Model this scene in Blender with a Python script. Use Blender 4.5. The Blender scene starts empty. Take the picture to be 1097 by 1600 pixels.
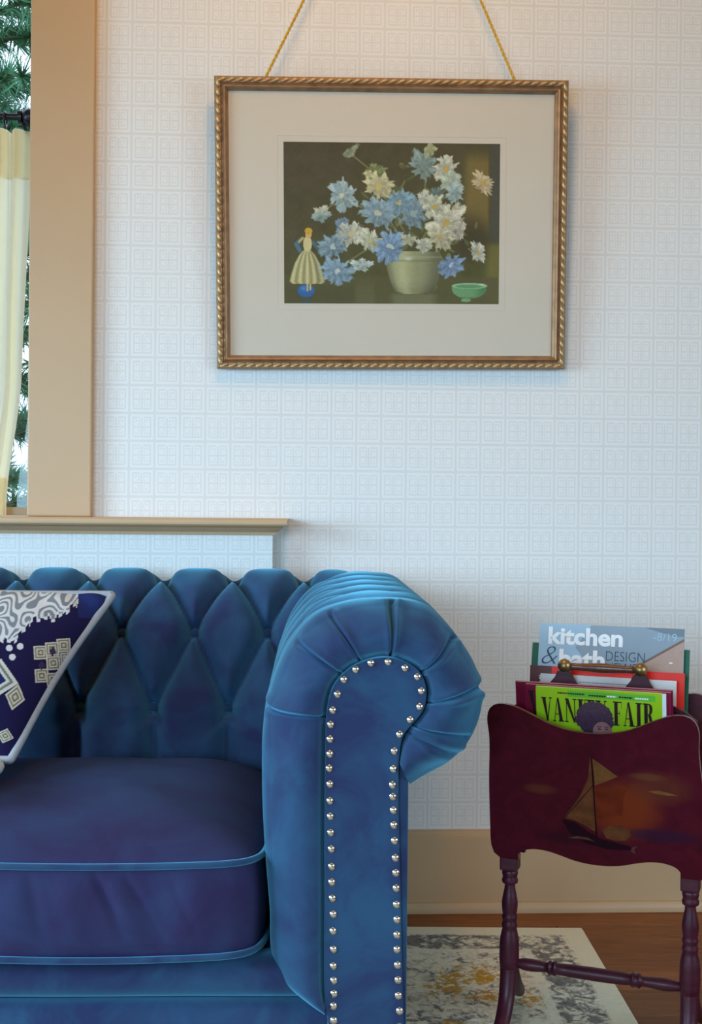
import bpy, bmesh, math, random
import numpy as np
from mathutils import Matrix, Vector

random.seed(7)
RNG = np.random.default_rng(11)
S = bpy.context.scene
COL = S.collection

# ------------------------------------------------------------------ camera
FPX = 1900.0
PSI, RHO, PITCH = math.atan(.051), .009, math.atan(-7 / FPX)
def v3(*a): return np.array(a, float)
R0 = v3(math.cos(PSI), -math.sin(PSI), 0); F0 = v3(math.sin(PSI), math.cos(PSI), 0); U0 = v3(0, 0, 1)
Fw = math.cos(PITCH) * F0 + math.sin(PITCH) * U0; U1 = math.cos(PITCH) * U0 - math.sin(PITCH) * F0
Rt = math.cos(RHO) * R0 + math.sin(RHO) * U1; Up = math.cos(RHO) * U1 - math.sin(RHO) * R0
cam = bpy.data.cameras.new('camera'); camo = bpy.data.objects.new('camera', cam); COL.objects.link(camo)
cam.sensor_fit = 'VERTICAL'; cam.sensor_height = 24; cam.lens = FPX / 1600 * 24
cam.clip_start = .05; cam.clip_end = 200
camo.matrix_world = Matrix([[Rt[0], Up[0], -Fw[0], 0], [Rt[1], Up[1], -Fw[1], -2.62], [Rt[2], Up[2], -Fw[2], .87], [0, 0, 0, 1]])
S.camera = camo

# ------------------------------------------------------------------ colour management, world, lights
S.view_settings.view_transform = 'Standard'; S.view_settings.look = 'None'
S.view_settings.gamma = 1.0; S.view_settings.exposure = 0.0; S.view_settings.use_curve_mapping = False
S.cycles.max_bounces = 8; S.cycles.diffuse_bounces = 5; S.cycles.transparent_max_bounces = 12
S.cycles.use_denoising = True; S.cycles.caustics_reflective = False; S.cycles.caustics_refractive = False
S.cycles.sample_clamp_indirect = 6.0

def srgb(r, g, b):
    f = lambda c: c / 12.92 if c <= .04045 else ((c + .055) / 1.055) ** 2.4
    return (f(r / 255), f(g / 255), f(b / 255), 1)

world = bpy.data.worlds.new('sky'); S.world = world; world.use_nodes = True
wn = world.node_tree.nodes; wl = world.node_tree.links
bg = wn['Background']; bg.inputs[0].default_value = (.62, .80, 1.0, 1); bg.inputs[1].default_value = 2.7

def area(name, loc, tgt, sx, sy, power, color, spread=math.pi):
    l = bpy.data.lights.new(name, 'AREA'); l.shape = 'RECTANGLE'; l.size = sx; l.size_y = sy
    l.energy = power; l.color = color; l.spread = spread
    o = bpy.data.objects.new(name, l); COL.objects.link(o); o.location = loc
    o.rotation_euler = (Vector(tgt) - Vector(loc)).to_track_quat('-Z', 'Y').to_euler(); return o
# daylight by the side window; rear and right area lights are added fill
area('daylight_side_window', (-2.42, -1.55, 1.12), (1.0, -.55, .16), 1.5, .95, 31, (.49, .765, 1.0), math.radians(108))
area('added_fill_rear', (-1.35, -4.12, 1.2), (.4, 0, .05), 1.4, 1.0, 14, (.49, .765, 1.0), math.radians(80))
area('added_fill_right', (2.22, -2.5, 1.15), (.45, -.1, .10), 1.1, 1.0, 12, (.56, .80, 1.0), math.radians(110))

# ------------------------------------------------------------------ materials
def nt(name):
    m = bpy.data.materials.new(name); m.use_nodes = True
    n = m.node_tree.nodes; l = m.node_tree.links
    return m, n, l, n['Principled BSDF']
def N(n, t, **kw):
    x = n.new(t)
    for k, v in kw.items(): setattr(x, k, v)
    return x
def math_node(n, l, op, a, b=None, c=None):
    x = n.new('ShaderNodeMath'); x.operation = op
    for i, s in enumerate((a, b, c)):
        if s is None: continue
        if isinstance(s, (int, float)): x.inputs[i].default_value = s
        else: l.new(s, x.inputs[i])
    return x.outputs[0]
def ramp(n, l, fac, stops, interp='LINEAR'):
    r = n.new('ShaderNodeValToRGB'); r.color_ramp.interpolation = interp
    e = r.color_ramp.elements
    while len(e) < len(stops): e.new(.5)
    for k, (p, c) in enumerate(stops): e[k].position = p; e[k].color = c
    l.new(fac, r.inputs[0]); return r.outputs[0]
def mixc(n, l, fac, a, b, blend='MIX'):
    x = n.new('ShaderNodeMix'); x.data_type = 'RGBA'; x.blend_type = blend
    for s, k in ((fac, 0), (a, 6), (b, 7)):
        if isinstance(s, (int, float)): x.inputs[k].default_value = s
        elif isinstance(s, tuple): x.inputs[k].default_value = s
        else: l.new(s, x.inputs[k])
    return x.outputs[2]
def coords(n, l, scale=(1, 1, 1), kind='Object'):
    t = n.new('ShaderNodeTexCoord'); mp = n.new('ShaderNodeMapping'); mp.inputs[3].default_value = scale
    l.new(t.outputs[kind], mp.inputs[0]); return mp.outputs[0]
def noise(n, l, vec, scale, detail=4, rough=.5, dist=0):
    x = n.new('ShaderNodeTexNoise'); x.inputs['Scale'].default_value = scale; x.inputs['Detail'].default_value = detail
    x.inputs['Roughness'].default_value = rough; x.inputs['Distortion'].default_value = dist
    if vec is not None: l.new(vec, x.inputs['Vector'])
    return x.outputs['Fac']
def bump(n, l, p, h, strength, dist=.01):
    b = n.new('ShaderNodeBump'); b.inputs['Strength'].default_value = strength; b.inputs['Distance'].default_value = dist
    l.new(h, b.inputs['Height']); l.new(b.outputs[0], p.inputs['Normal'])
def simple(name, c, rough=.6, var=.06, scale=30, metal=0, spec=.5, bumps=0, coat=0):
    m, n, l, p = nt(name)
    v = coords(n, l); f = noise(n, l, v, scale)
    a = tuple(min(1, x * (1 - var)) for x in c[:3]) + (1,); b = tuple(min(1, x * (1 + var)) for x in c[:3]) + (1,)
    l.new(ramp(n, l, f, [(.3, a), (.7, b)]), p.inputs['Base Color'])
    p.inputs['Roughness'].default_value = rough; p.inputs['Metallic'].default_value = metal
    p.inputs['Specular IOR Level'].default_value = spec; p.inputs['Coat Weight'].default_value = coat
    if bumps: bump(n, l, p, f, bumps)
    return m
def attr_mat(name, rough=.6, spec=.3, grain=0, sheen=0):
    m, n, l, p = nt(name)
    a = n.new('ShaderNodeAttribute'); a.attribute_name = 'Col'
    v = coords(n, l); f = noise(n, l, v, 900, 2)
    c = mixc(n, l, .12, a.outputs['Color'], ramp(n, l, f, [(.3, (.3, .3, .3, 1)), (.7, (.8, .8, .8, 1))]), 'SOFT_LIGHT')
    l.new(c, p.inputs['Base Color']); p.inputs['Roughness'].default_value = rough
    p.inputs['Specular IOR Level'].default_value = spec
    if grain: bump(n, l, p, f, grain, .002)
    if sheen: p.inputs['Sheen Weight'].default_value = sheen
    return m

def wallpaper():
    m, n, l, p = nt('wallpaper')
    t = n.new('ShaderNodeTexCoord'); s = n.new('ShaderNodeSeparateXYZ'); l.new(t.outputs['Object'], s.inputs[0])
    M = lambda op, a, b=None: math_node(n, l, op, a, b)
    CW, CH = .05402, .0596
    u = M('FRACT', M('DIVIDE', M('ADD', s.outputs[0], .397 + 40 * CW), CW))
    v = M('FRACT', M('DIVIDE', M('ADD', s.outputs[2], -1.2467 + 60 * CH), CH))
    su = M('SUBTRACT', u, .5); sv = M('SUBTRACT', v, .5)
    a = M('ABSOLUTE', su); b = M('ABSOLUTE', sv); mx = M('MAXIMUM', a, b)
    def band(x, lo, hi, soft=.015):
        up = M('SMOOTHSTEP', x) if False else None
        mr = n.new('ShaderNodeMapRange'); mr.interpolation_type = 'SMOOTHSTEP'
        l.new(x, mr.inputs[0]); mr.inputs[1].default_value = lo - soft; mr.inputs[2].default_value = lo + soft
        mr2 = n.new('ShaderNodeMapRange'); mr2.interpolation_type = 'SMOOTHSTEP'
        l.new(x, mr2.inputs[0]); mr2.inputs[1].default_value = hi - soft; mr2.inputs[2].default_value = hi + soft
        mr2.inputs[3].default_value = 1; mr2.inputs[4].default_value = 0
        return M('MULTIPLY', mr.outputs[0], mr2.outputs[0])
    outer = band(mx, .455, .9)
    # inner square broken on two sides by the key
    ring = M('MULTIPLY', band(mx, .315, .37), M('SUBTRACT', 1, M('MULTIPLY', band(a, -.5, .07), band(sv, .2, .5))))
    crossv = M('MULTIPLY', band(a, -.5, .028), band(b, -.5, .34))
    crossh = M('MULTIPLY', band(b, -.5, .028), band(a, -.5, .34))
    qa = M('ABSOLUTE', M('SUBTRACT', a, .165)); qb = M('ABSOLUTE', M('SUBTRACT', b, .165)); qm = M('MAXIMUM', qa, qb)
    curl = M('MULTIPLY', band(qm, .05, .095), M('SUBTRACT', 1, M('MULTIPLY', band(a, .17, .3), band(b, -.5, .15))))
    pat = M('MAXIMUM', M('MAXIMUM', outer, ring), M('MAXIMUM', M('MAXIMUM', crossv, crossh), M('MULTIPLY', curl, .75)))
    vec = coords(n, l)
    wob = noise(n, l, vec, 26, 3)
    pat2 = M('MULTIPLY', pat, M('ADD', .55, M('MULTIPLY', wob, .7)))
    c = mixc(n, l, pat2, (.80, .79, .765, 1), (.715, .69, .645, 1))
    l.new(c, p.inputs['Base Color']); p.inputs['Roughness'].default_value = .62
    p.inputs['Specular IOR Level'].default_value = .25
    bump(n, l, p, pat, .12, .001)
    return m

def velvet(name, dark, light, sheen=(.35, .62, .82, 1), sw=.8):
    m, n, l, p = nt(name)
    v = coords(n, l); f = noise(n, l, v, 9, 5, .6, .6); g = noise(n, l, v, 420, 3, .7)
    c = ramp(n, l, f, [(.38, dark), (.62, light)])
    l.new(c, p.inputs['Base Color']); p.inputs['Roughness'].default_value = .75
    p.inputs['Specular IOR Level'].default_value = .15
    p.inputs['Sheen Weight'].default_value = sw; p.inputs['Sheen Roughness'].default_value = .5
    p.inputs['Sheen Tint'].default_value = sheen
    mm = math_node(n, l, 'ADD', math_node(n, l, 'MULTIPLY', f, .6), math_node(n, l, 'MULTIPLY', g, .25))
    bump(n, l, p, mm, .35, .003)
    return m

def wood(name, c1, c2, scale=(1, 14, 14), rough=.4, coat=.2, rnd=False):
    m, n, l, p = nt(name)
    v = coords(n, l, scale)
    if rnd:
        oi = n.new('ShaderNodeObjectInfo'); va = n.new('ShaderNodeVectorMath'); va.operation = 'ADD'
        cb = n.new('ShaderNodeCombineXYZ'); l.new(math_node(n, l, 'MULTIPLY', oi.outputs['Random'], 37), cb.inputs[0])
        l.new(math_node(n, l, 'MULTIPLY', oi.outputs['Random'], 19), cb.inputs[1])
        l.new(v, va.inputs[0]); l.new(cb.outputs[0], va.inputs[1]); v = va.outputs[0]
    f = noise(n, l, v, 6, 6, .6, 1.2); c = ramp(n, l, f, [(.3, c1), (.7, c2)])
    if rnd:
        c = mixc(n, l, 1.0, c, ramp(n, l, oi.outputs['Random'], [(0, (.75, .72, .7, 1)), (1, (1.15, 1.1, 1.05, 1))]), 'MULTIPLY')
    l.new(c, p.inputs['Base Color']); p.inputs['Roughness'].default_value = rough; p.inputs['Specular IOR Level'].default_value = .3
    p.inputs['Coat Weight'].default_value = coat; p.inputs['Coat Roughness'].default_value = .25
    bump(n, l, p, f, .08, .002)
    return m

def rug_mat(xr, yf):
    m, n, l, p = nt('rug_pile')
    t = n.new('ShaderNodeTexCoord'); s = n.new('ShaderNodeSeparateXYZ'); l.new(t.outputs['Object'], s.inputs[0])
    M = lambda op, a, b=None: math_node(n, l, op, a, b)
    d = M('MINIMUM', M('SUBTRACT', xr, s.outputs[0]), M('SUBTRACT', yf, s.outputs[1]))
    vec = t.outputs['Object']
    def thr(f, a, b): 
        mr = n.new('ShaderNodeMapRange'); l.new(f, mr.inputs[0]); mr.inputs[1].default_value = a; mr.inputs[2].default_value = b; return mr.outputs[0]
    mid = noise(n, l, vec, 27, 3, .5, 1.2); fine = noise(n, l, vec, 80, 3, .6, .6); oth = noise(n, l, vec, 34, 3, .5, 1.6)
    sh_ = n.new('ShaderNodeMapping'); sh_.inputs[1].default_value = (3.1, 7.7, 0); l.new(vec, sh_.inputs[0])
    rst = noise(n, l, sh_.outputs[0], 30, 3, .5, 1.0); lit = noise(n, l, sh_.outputs[0], 44, 3, .5, 1.4)
    cream = srgb(226, 216, 188)
    soft = M('ADD', mid, M('MULTIPLY', M('SUBTRACT', fine, .5), .35))
    c = mixc(n, l, M('MULTIPLY', thr(M('ADD', oth, M('MULTIPLY', M('SUBTRACT', fine, .5), .3)), .47, .60), .55), cream, srgb(168, 156, 142))
    c = mixc(n, l, M('MULTIPLY', thr(soft, .53, .64), .85), c, srgb(104, 97, 96))
    c = mixc(n, l, M('MULTIPLY', thr(M('ADD', rst, M('MULTIPLY', M('SUBTRACT', fine, .5), .3)), .60, .70), .7), c, srgb(140, 98, 84))
    c = mixc(n, l, M('MULTIPLY', thr(lit, .54, .64), .75), c, srgb(232, 226, 206))
    # mustard blotches of the medallions
    for (mx_, my_, r_) in ((.335, -.275, .050), (.395, -.250, .040), (.300, -.325, .034), (.36, -.36, .030), (.432, -.365, .040), (.495, -.20, .020), (.577, -.447, .016), (.30, -.47, .02), (.02, -.7, .08)):
        dx = M('MULTIPLY', M('SUBTRACT', s.outputs[0], mx_), .85); dy = M('SUBTRACT', s.outputs[1], my_)
        rr = M('SQRT', M('ADD', M('MULTIPLY', dx, dx), M('MULTIPLY', dy, dy)))
        w = M('MULTIPLY', thr(M('ADD', rr, M('MULTIPLY', M('SUBTRACT', mid, .5), r_ * 2.2)), r_, r_ * .7), thr(M('ADD', fine, M('MULTIPLY', M('SUBTRACT', lit, .5), -.8)), .42, .54))
        c = mixc(n, l, M('MULTIPLY', w, .9), c, srgb(190, 140, 40))
    # border bands
    inb = M('MULTIPLY', thr(d, .05, .055), thr(d, .128, .122))
    bm = M('MULTIPLY', inb, thr(M('ADD', noise(n, l, vec, 30, 3, .6, 1.0), M('MULTIPLY', fine, .2)), .55, .66))
    c = mixc(n, l, M('MULTIPLY', bm, .85), c, srgb(104, 100, 98))
    edge = thr(d, .05, .043)
    c = mixc(n, l, edge, c, cream)
    line = M('MULTIPLY', thr(d, .128, .131), thr(d, .148, .145))
    c = mixc(n, l, M('MULTIPLY', line, .8), c, srgb(228, 220, 196))
    l.new(c, p.inputs['Base Color']); p.inputs['Roughness'].default_value = .95; p.inputs['Specular IOR Level'].default_value = .1
    bump(n, l, p, fine, .5, .004)
    return m

MAT = {}
MAT['wallpaper'] = wallpaper()
MAT['paint'] = simple('tan_paint', (.54, .350, .190), .45, .03, 4)
MAT['white_paint'] = simple('ceiling_paint', (.78, .66, .46), .8, .02, 4)
MAT['cream_wall'] = simple('cream_wall_paint', (.50, .48, .46), .8, .03, 3)
MAT['velvet'] = velvet('blue_velvet', (.018, .022, .080, 1), (.021, .060, .130, 1), (.17, .62, .88, 1))
MAT['velvet_seat_shaded'] = velvet('shaded_blue_velvet', (.026, .018, .068, 1), (.026, .032, .092, 1), (.14, .5, .9, 1), .08)  # darker, low-sheen copy of the velvet: seat shade put into the colour
MAT['nail'] = simple('nickel', (.78, .72, .66), .22, .03, 20, metal=1)
MAT['gold'] = simple('antique_gold', (.45, .27, .10), .42, .35, 60, metal=.75, bumps=.2)
MAT['gold2'] = simple('bronze_gold', (.36, .21, .11), .45, .25, 40, metal=.55)
MAT['bead'] = simple('bead_gold', (.50, .33, .15), .42, .35, 160, metal=.6)
MAT['cord'] = simple('gold_cord', srgb(205, 165, 60), .6, .15, 200)
MAT['mat'] = simple('mat_board', srgb(214, 203, 184), .8, .01, 8)
MAT['iron'] = simple('dark_iron', (.012, .010, .016), .35, .1, 30, metal=.3)
MAT['mahogany'] = wood('mahogany', (.034, .0025, .010, 1), (.066, .006, .018, 1), (2, 2, 14), .45, .08)
MAT['mahogany_edge'] = wood('worn_mahogany', (.10, .035, .025, 1), (.17, .07, .045, 1), (2, 2, 14), .4, .2)
MAT['handle_wood'] = wood('handle_wood', (.10, .035, .02, 1), (.16, .062, .035, 1), (14, 2, 2), .35, .4)
MAT['brass'] = simple('aged_brass', (.33, .21, .08), .38, .25, 60, metal=.85)
MAT['floor'] = wood('oak_floor', (.16, .046, .010, 1), (.30, .105, .026, 1), (1.5, 16, 16), .5, .06, rnd=True)
MAT['subfloor'] = simple('floor_gap', (.03, .015, .008), .9)
MAT['shoe'] = wood('shoe_wood', (.30, .16, .06, 1), (.42, .25, .10, 1), (2, 16, 16), .4, .2)

# ------------------------------------------------------------------ mesh helpers
class MB:
    def __init__(s): s.v = []; s.f = []; s.mi = []
    def add(s, V, Fc, m=0):
        o = len(s.v); s.v += [tuple(map(float, p)) for p in V]
        s.f += [tuple(i + o for i in f) for f in Fc]; s.mi += [m] * len(Fc); return s
    def box(s, a, b, m=0):
        (x0, y0, z0), (x1, y1, z1) = a, b
        V = [(x0, y0, z0), (x1, y0, z0), (x1, y1, z0), (x0, y1, z0), (x0, y0, z1), (x1, y0, z1), (x1, y1, z1), (x0, y1, z1)]
        return s.add(V, [(3, 2, 1, 0), (4, 5, 6, 7), (0, 1, 5, 4), (1, 2, 6, 5), (2, 3, 7, 6), (3, 0, 4, 7)], m)
    def tube(s, pts, r, k=10, closed=False, m=0, sx=1.0):
        P = [np.array(p, float) for p in pts]; n = len(P)
        rr = r if hasattr(r, '__len__') else [r] * n
        T = []
        for i in range(n):
            a = P[(i - 1) % n] if (closed or i) else P[i]; b = P[(i + 1) % n] if (closed or i < n - 1) else P[i]
            t = b - a; T.append(t / (np.linalg.norm(t) + 1e-12))
        ref = v3(0, 0, 1) if abs(T[0][2]) < .9 else v3(1, 0, 0)
        nn = np.cross(T[0], ref); nn /= np.linalg.norm(nn); V = []
        for i in range(n):
            nn = nn - T[i] * (nn @ T[i]); nn /= np.linalg.norm(nn) + 1e-12; bb = np.cross(T[i], nn)
            for j in range(k):
                a = 2 * math.pi * j / k; V.append(P[i] + rr[i] * (sx * math.cos(a) * nn + math.sin(a) * bb))
        Fc = []
        for i in range(n if closed else n - 1):
            for j in range(k):
                Fc.append((i * k + j, i * k + (j + 1) % k, ((i + 1) % n) * k + (j + 1) % k, ((i + 1) % n) * k + j))
        if not closed: Fc += [tuple(range(k))[::-1], tuple((n - 1) * k + j for j in range(k))]
        return s.add(V, Fc, m)
    def lathe(s, prof, k=20, axis='z', org=(0, 0, 0), m=0):
        V = []
        for (r, h) in prof:
            for j in range(k):
                a = 2 * math.pi * j / k; c, d = r * math.cos(a), r * math.sin(a)
                V.append((org[0] + c, org[1] + d, org[2] + h) if axis == 'z' else (org[0] + h, org[1] + c, org[2] + d))
        Fc = [(i * k + j, i * k + (j + 1) % k, (i + 1) * k + (j + 1) % k, (i + 1) * k + j) for i in range(len(prof) - 1) for j in range(k)]
        Fc += [tuple(range(k))[::-1], tuple((len(prof) - 1) * k + j for j in range(k))]
        return s.add(V, Fc, m)
    def prism(s, poly, d0, d1, fn, m=0):
        """poly 2D outline; fn(a,b,d) -> 3D point; extruded from d0 (front) to d1"""
        n = len(poly); V = [fn(a, b, d0) for a, b in poly] + [fn(a, b, d1) for a, b in poly]
        Fc = [tuple(range(n)), tuple(range(2 * n - 1, n - 1, -1))]
        Fc += [(i, i + n, (i + 1) % n + n, (i + 1) % n) for i in range(n)]
        return s.add(V, Fc, m)
    def grid(s, P, wrap_u=False, wrap_v=False, m=0):
        P = np.asarray(P, float); a, b = P.shape[:2]
        idx = np.arange(a * b).reshape(a, b)
        ii = np.vstack([idx, idx[:1]]) if wrap_u else idx
        if wrap_v: ii = np.hstack([ii, ii[:, :1]])
        q = np.stack([ii[:-1, :-1], ii[1:, :-1], ii[1:, 1:], ii[:-1, 1:]], -1).reshape(-1, 4)
        return s.add(P.reshape(-1, 3), [tuple(x) for x in q.tolist()], m)
    def build(s, name, mats, parent=None, smooth=False, bevel=0, subsurf=0, sharp=None):
        me = bpy.data.meshes.new(name); me.from_pydata(s.v, [], s.f)
        if not isinstance(mats, (list, tuple)): mats = [mats]
        for mt in mats: me.materials.append(MAT[mt] if isinstance(mt, str) else mt)
        me.polygons.foreach_set('material_index', s.mi)
        bm = bmesh.new(); bm.from_mesh(me); bmesh.ops.recalc_face_normals(bm, faces=bm.faces)
        if bevel: 
            ed = [e for e in bm.edges if len(e.link_faces) == 2 and e.calc_face_angle(0) > .6]
            bmesh.ops.bevel(bm, geom=ed, offset=bevel, segments=2, affect='EDGES', profile=.6, clamp_overlap=True)
        bm.to_mesh(me); bm.free()
        if smooth: me.polygons.foreach_set('use_smooth', [True] * len(me.polygons))
        if smooth and sharp is not None: me.set_sharp_from_angle(angle=sharp)
        me.update()
        o = bpy.data.objects.new(name, me); COL.objects.link(o)
        if parent: o.parent = parent
        return o
def setcol(o, cols):
    """per vertex display colours (sRGB 0-255) -> linear attribute"""
    c = np.clip(np.asarray(cols, float) / 255, 0, 1)
    c = np.where(c <= .04045, c / 12.92, ((c + .055) / 1.055) ** 2.4)
    a = o.data.color_attributes.new('Col', 'FLOAT_COLOR', 'POINT')
    a.data.foreach_set('color', np.concatenate([c, np.ones((len(c), 1))], 1).ravel().astype(np.float32))
def grid_obj(name, P, mat, parent, smooth=True):
    """fast open grid without vertex reordering (for printed colours)"""
    P = np.asarray(P, float); a, b = P.shape[:2]; idx = np.arange(a * b).reshape(a, b)
    q = np.stack([idx[:-1, :-1], idx[:-1, 1:], idx[1:, 1:], idx[1:, :-1]], -1).reshape(-1, 4)
    me = bpy.data.meshes.new(name); me.from_pydata(P.reshape(-1, 3).tolist(), [], q.tolist())
    me.materials.append(mat)
    if smooth: me.polygons.foreach_set('use_smooth', [True] * len(me.polygons))
    o = bpy.data.objects.new(name, me); COL.objects.link(o)
    if parent: o.parent = parent
    return o
def empty(name, loc, rot=(0, 0, 0)):
    o = bpy.data.objects.new(name, None); COL.objects.link(o); o.location = loc; o.rotation_euler = rot
    o.empty_display_size = .05; return o
def tag(o, label=None, cat=None, group=None, kind=None):
    if label: o['label'] = label
    if cat: o['category'] = cat
    if group: o['group'] = group
    if kind: o['kind'] = kind
    return o
def instance(o, parent, loc, rot=None, scale=None):
    c = o.copy(); COL.objects.link(c); c.parent = parent; c.location = loc
    if rot is not None: c.rotation_euler = rot
    if scale is not None: c.scale = scale
    return c
def spline(P, n):
    P = np.asarray(P, float); m = len(P)
    d = np.r_[0, np.cumsum(np.linalg.norm(np.diff(P, axis=0), axis=1))]
    Tn = np.gradient(P, d, axis=0)
    s = np.linspace(0, d[-1], n); k = np.clip(np.searchsorted(d, s, 'right') - 1, 0, m - 2)
    h = (d[k + 1] - d[k])[:, None]; t = ((s - d[k])[:, None]) / h
    return (2*t**3-3*t**2+1)*P[k] + (t**3-2*t**2+t)*h*Tn[k] + (-2*t**3+3*t**2)*P[k+1] + (t**3-t**2)*h*Tn[k+1]
def sstep(a, b, x):
    t = np.clip((x - a) / (b - a), 0, 1); return t * t * (3 - 2 * t)

# ================================================================== THE ROOM
XL, XR, YB, ZC = -2.5, 2.3, -4.2, 2.62
WX0, WX1, WZ0, WZ1 = -1.50, -.53, .846, 2.36     # opening of the back window
w = MB()
w.box((WX1, 0, 0), (XR, .14, ZC)); w.box((XL, 0, 0), (WX0, .14, ZC))
w.box((WX0, 0, 0), (WX1, .14, WZ0)); w.box((WX0, 0, WZ1), (WX1, .14, ZC))
wb = tag(w.build('wall_back', 'wallpaper'), 'pale wallpaper wall with a fretwork key print behind the sofa', 'wall', kind='structure')
w = MB(); w.box((XL, -.06, 0), (-.034, -.0005, .8285))
tag(w.build('wall_ledge', 'wallpaper'), 'low wallpapered ledge wall standing proud below the window', 'wall', kind='structure')
# ledge cap: board with rounded nose and a small moulding under it
t1 = MB()
prof = [(-.001, .8455), (-.1165, .8455), (-.1205, .842), (-.1215, .8375), (-.1205, .833), (-.1165, .8295), (-.001, .8295)]
n = len(prof); V = [(XL, y, z) for y, z in prof] + [(-.004 if abs(y) > .119 else 0.0, y, z) for y, z in prof]
t1.add(V, [tuple(range(n)), tuple(range(2*n-1, n-1, -1))] + [(i, (i+1) % n, (i+1) % n + n, i + n) for i in range(n)])
cap = tag(t1.build('trim_1', 'paint', smooth=True, sharp=.5), 'tan painted ledge board with a rounded nose under the window', 'ledge', kind='structure')
t2 = MB()
prof = [(-.0605, .8293), (-.082, .8293), (-.081, .824), (-.074, .8195), (-.069, .8165), (-.068, .811), (-.0605, .811)]
n = len(prof); dx = lambda y: -.034 + (abs(y) - .0605)
V = [(XL, y, z) for y, z in prof] + [(dx(y), y, z) for y, z in prof] + [(dx(y), -.0005, z) for y, z in prof]
t2.add(V, [tuple(range(n))] + [(i, (i+1) % n, (i+1) % n + n, i + n) for i in range(n)] + [(i+n, (i+1) % n + n, (i+1) % n + 2*n, i + 2*n) for i in range(n)] + [tuple(range(3*n-1, 2*n-1, -1))])
t2.build('bed_moulding', 'paint', cap, smooth=True, sharp=.5)

# side walls, rear wall with their windows
w = MB(); a0, a1, b0, b1 = -2.35, -.75, .62, 1.66
w.box((XL-.14, YB, 0), (XL, a0, ZC)); w.box((XL-.14, a1, 0), (XL, .14, ZC)); w.box((XL-.14, a0, 0), (XL, a1, b0)); w.box((XL-.14, a0, b1), (XL, a1, ZC))
tag(w.build('wall_left', 'wallpaper'), 'wallpapered side wall with a wide window', 'wall', kind='structure')
e0, e1, f0, f1 = -3.1, -1.9, .6, 1.7
w = MB(); w.box((XR, YB, 0), (XR+.14, e0, ZC)); w.box((XR, e1, 0), (XR+.14, .14, ZC)); w.box((XR, e0, 0), (XR+.14, e1, f0)); w.box((XR, e0, f1), (XR+.14, e1, ZC)); tag(w.build('wall_right', 'cream_wall'), 'cream painted wall at the far right', 'wall', kind='structure')
w = MB(); c0, c1, d0, d1 = -2.1, -.6, .65, 1.75
w.box((XL, YB-.14, 0), (c0, YB, ZC)); w.box((c1, YB-.14, 0), (XR, YB, ZC)); w.box((c0, YB-.14, 0), (c1, YB, d0)); w.box((c0, YB-.14, d1), (c1, YB, ZC))
tag(w.build('wall_front', 'cream_wall'), 'cream wall behind the viewer with an added window', 'wall', kind='structure')
w = MB(); w.box((XL-.14, YB-.14, ZC), (XR+.14, .14, ZC+.1)); tag(w.build('ceiling', 'white_paint'), 'plain cream ceiling', 'ceiling', kind='structure')
for nm, fn, (p0, p1, q0, q1) in (('window_2', lambda s, z, d: (XL - .02 + d, s, z), (a0, a1, b0, b1)), ('added_window_rear', lambda s, z, d: (s, YB - .02 + d, z), (c0, c1, d0, d1)), ('added_window_right', lambda s, z, d: (XR + .02 - d, s, z), (e0, e1, f0, f1))):  # rear and right windows are added to go with the fill lights
    w = MB(); hw = .1
    for poly in ([(p0-hw, q0-hw), (p0, q0-hw), (p0, q1+hw), (p0-hw, q1+hw)], [(p1, q0-hw), (p1+hw, q0-hw), (p1+hw, q1+hw), (p1, q1+hw)],
                 [(p0, q0-hw), (p1, q0-hw), (p1, q0), (p0, q0)], [(p0, q1), (p1, q1), (p1, q1+hw), (p0, q1+hw)]):
        w.prism(poly, .0205, .045, fn)
    wo = tag(w.build(nm, 'paint'), 'unseen tan cased window with an area light at its opening', 'window', kind='structure')

# floor: sub-floor with single planks
fl = MB(); fl.box((XL, YB, -.06), (XR, 0, -.0135)); floor = tag(fl.build('floor', 'subfloor'), 'reddish brown hardwood plank floor', 'floor', kind='structure')
pk = {}
y = -.0225; row = 0; PW = .0845
while y > YB:
    x = XL - random.uniform(0, 1.2)
    while x < XR:
        L = random.choice((1.0, 1.35, 1.7)); xa, xb = max(x, XL), min(x + L, XR)
        if xb - xa > .03:
            ya = max(y - PW, YB); key = (round(xb - xa, 2), round(y - ya, 3))
            if key not in pk:
                mb = MB(); hx, hy = (xb - xa) / 2 - .0008, (y - ya) / 2 - .0008
                mb.box((-hx, -hy, -.013), (hx, hy, 0)); o = mb.build('plank', 'floor', floor, bevel=.0012); pk[key] = o
                o.location = ((xa + xb) / 2, (y + ya) / 2, 0)
            else: instance(pk[key], floor, ((xa + xb) / 2, (y + ya) / 2, 0))
        x += L
    y -= PW; row += 1

# baseboard with cap, shoe moulding
def run_profile(name, prof, xa, xb, mat, parent=None):
    mb = MB(); n = len(prof); V = [(xa, y, z) for y, z in prof] + [(xb, y, z) for y, z in prof]
    mb.add(V, [tuple(range(n)), tuple(range(2*n-1, n-1, -1))] + [(i, (i+1) % n, (i+1) % n + n, i + n) for i in range(n)])
    return mb.build(name, mat, parent, smooth=True, sharp=.6)
bb = tag(run_profile('baseboard_back', [(-.0003, .0), (-.018, .0), (-.018, .158), (-.0165, .164), (-.012, .167), (-.010, .172), (-.0003, .174)], -.033, XR, 'paint'),
         'tall tan painted baseboard along the papered wall', 'baseboard', kind='structure')
run_profile('shoe_moulding', [(-.018, .0005), (-.031, .0005), (-.031, .008), (-.0285, .016), (-.024, .0215), (-.018, .0225)], -.033, XR, 'paint', bb)

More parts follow.
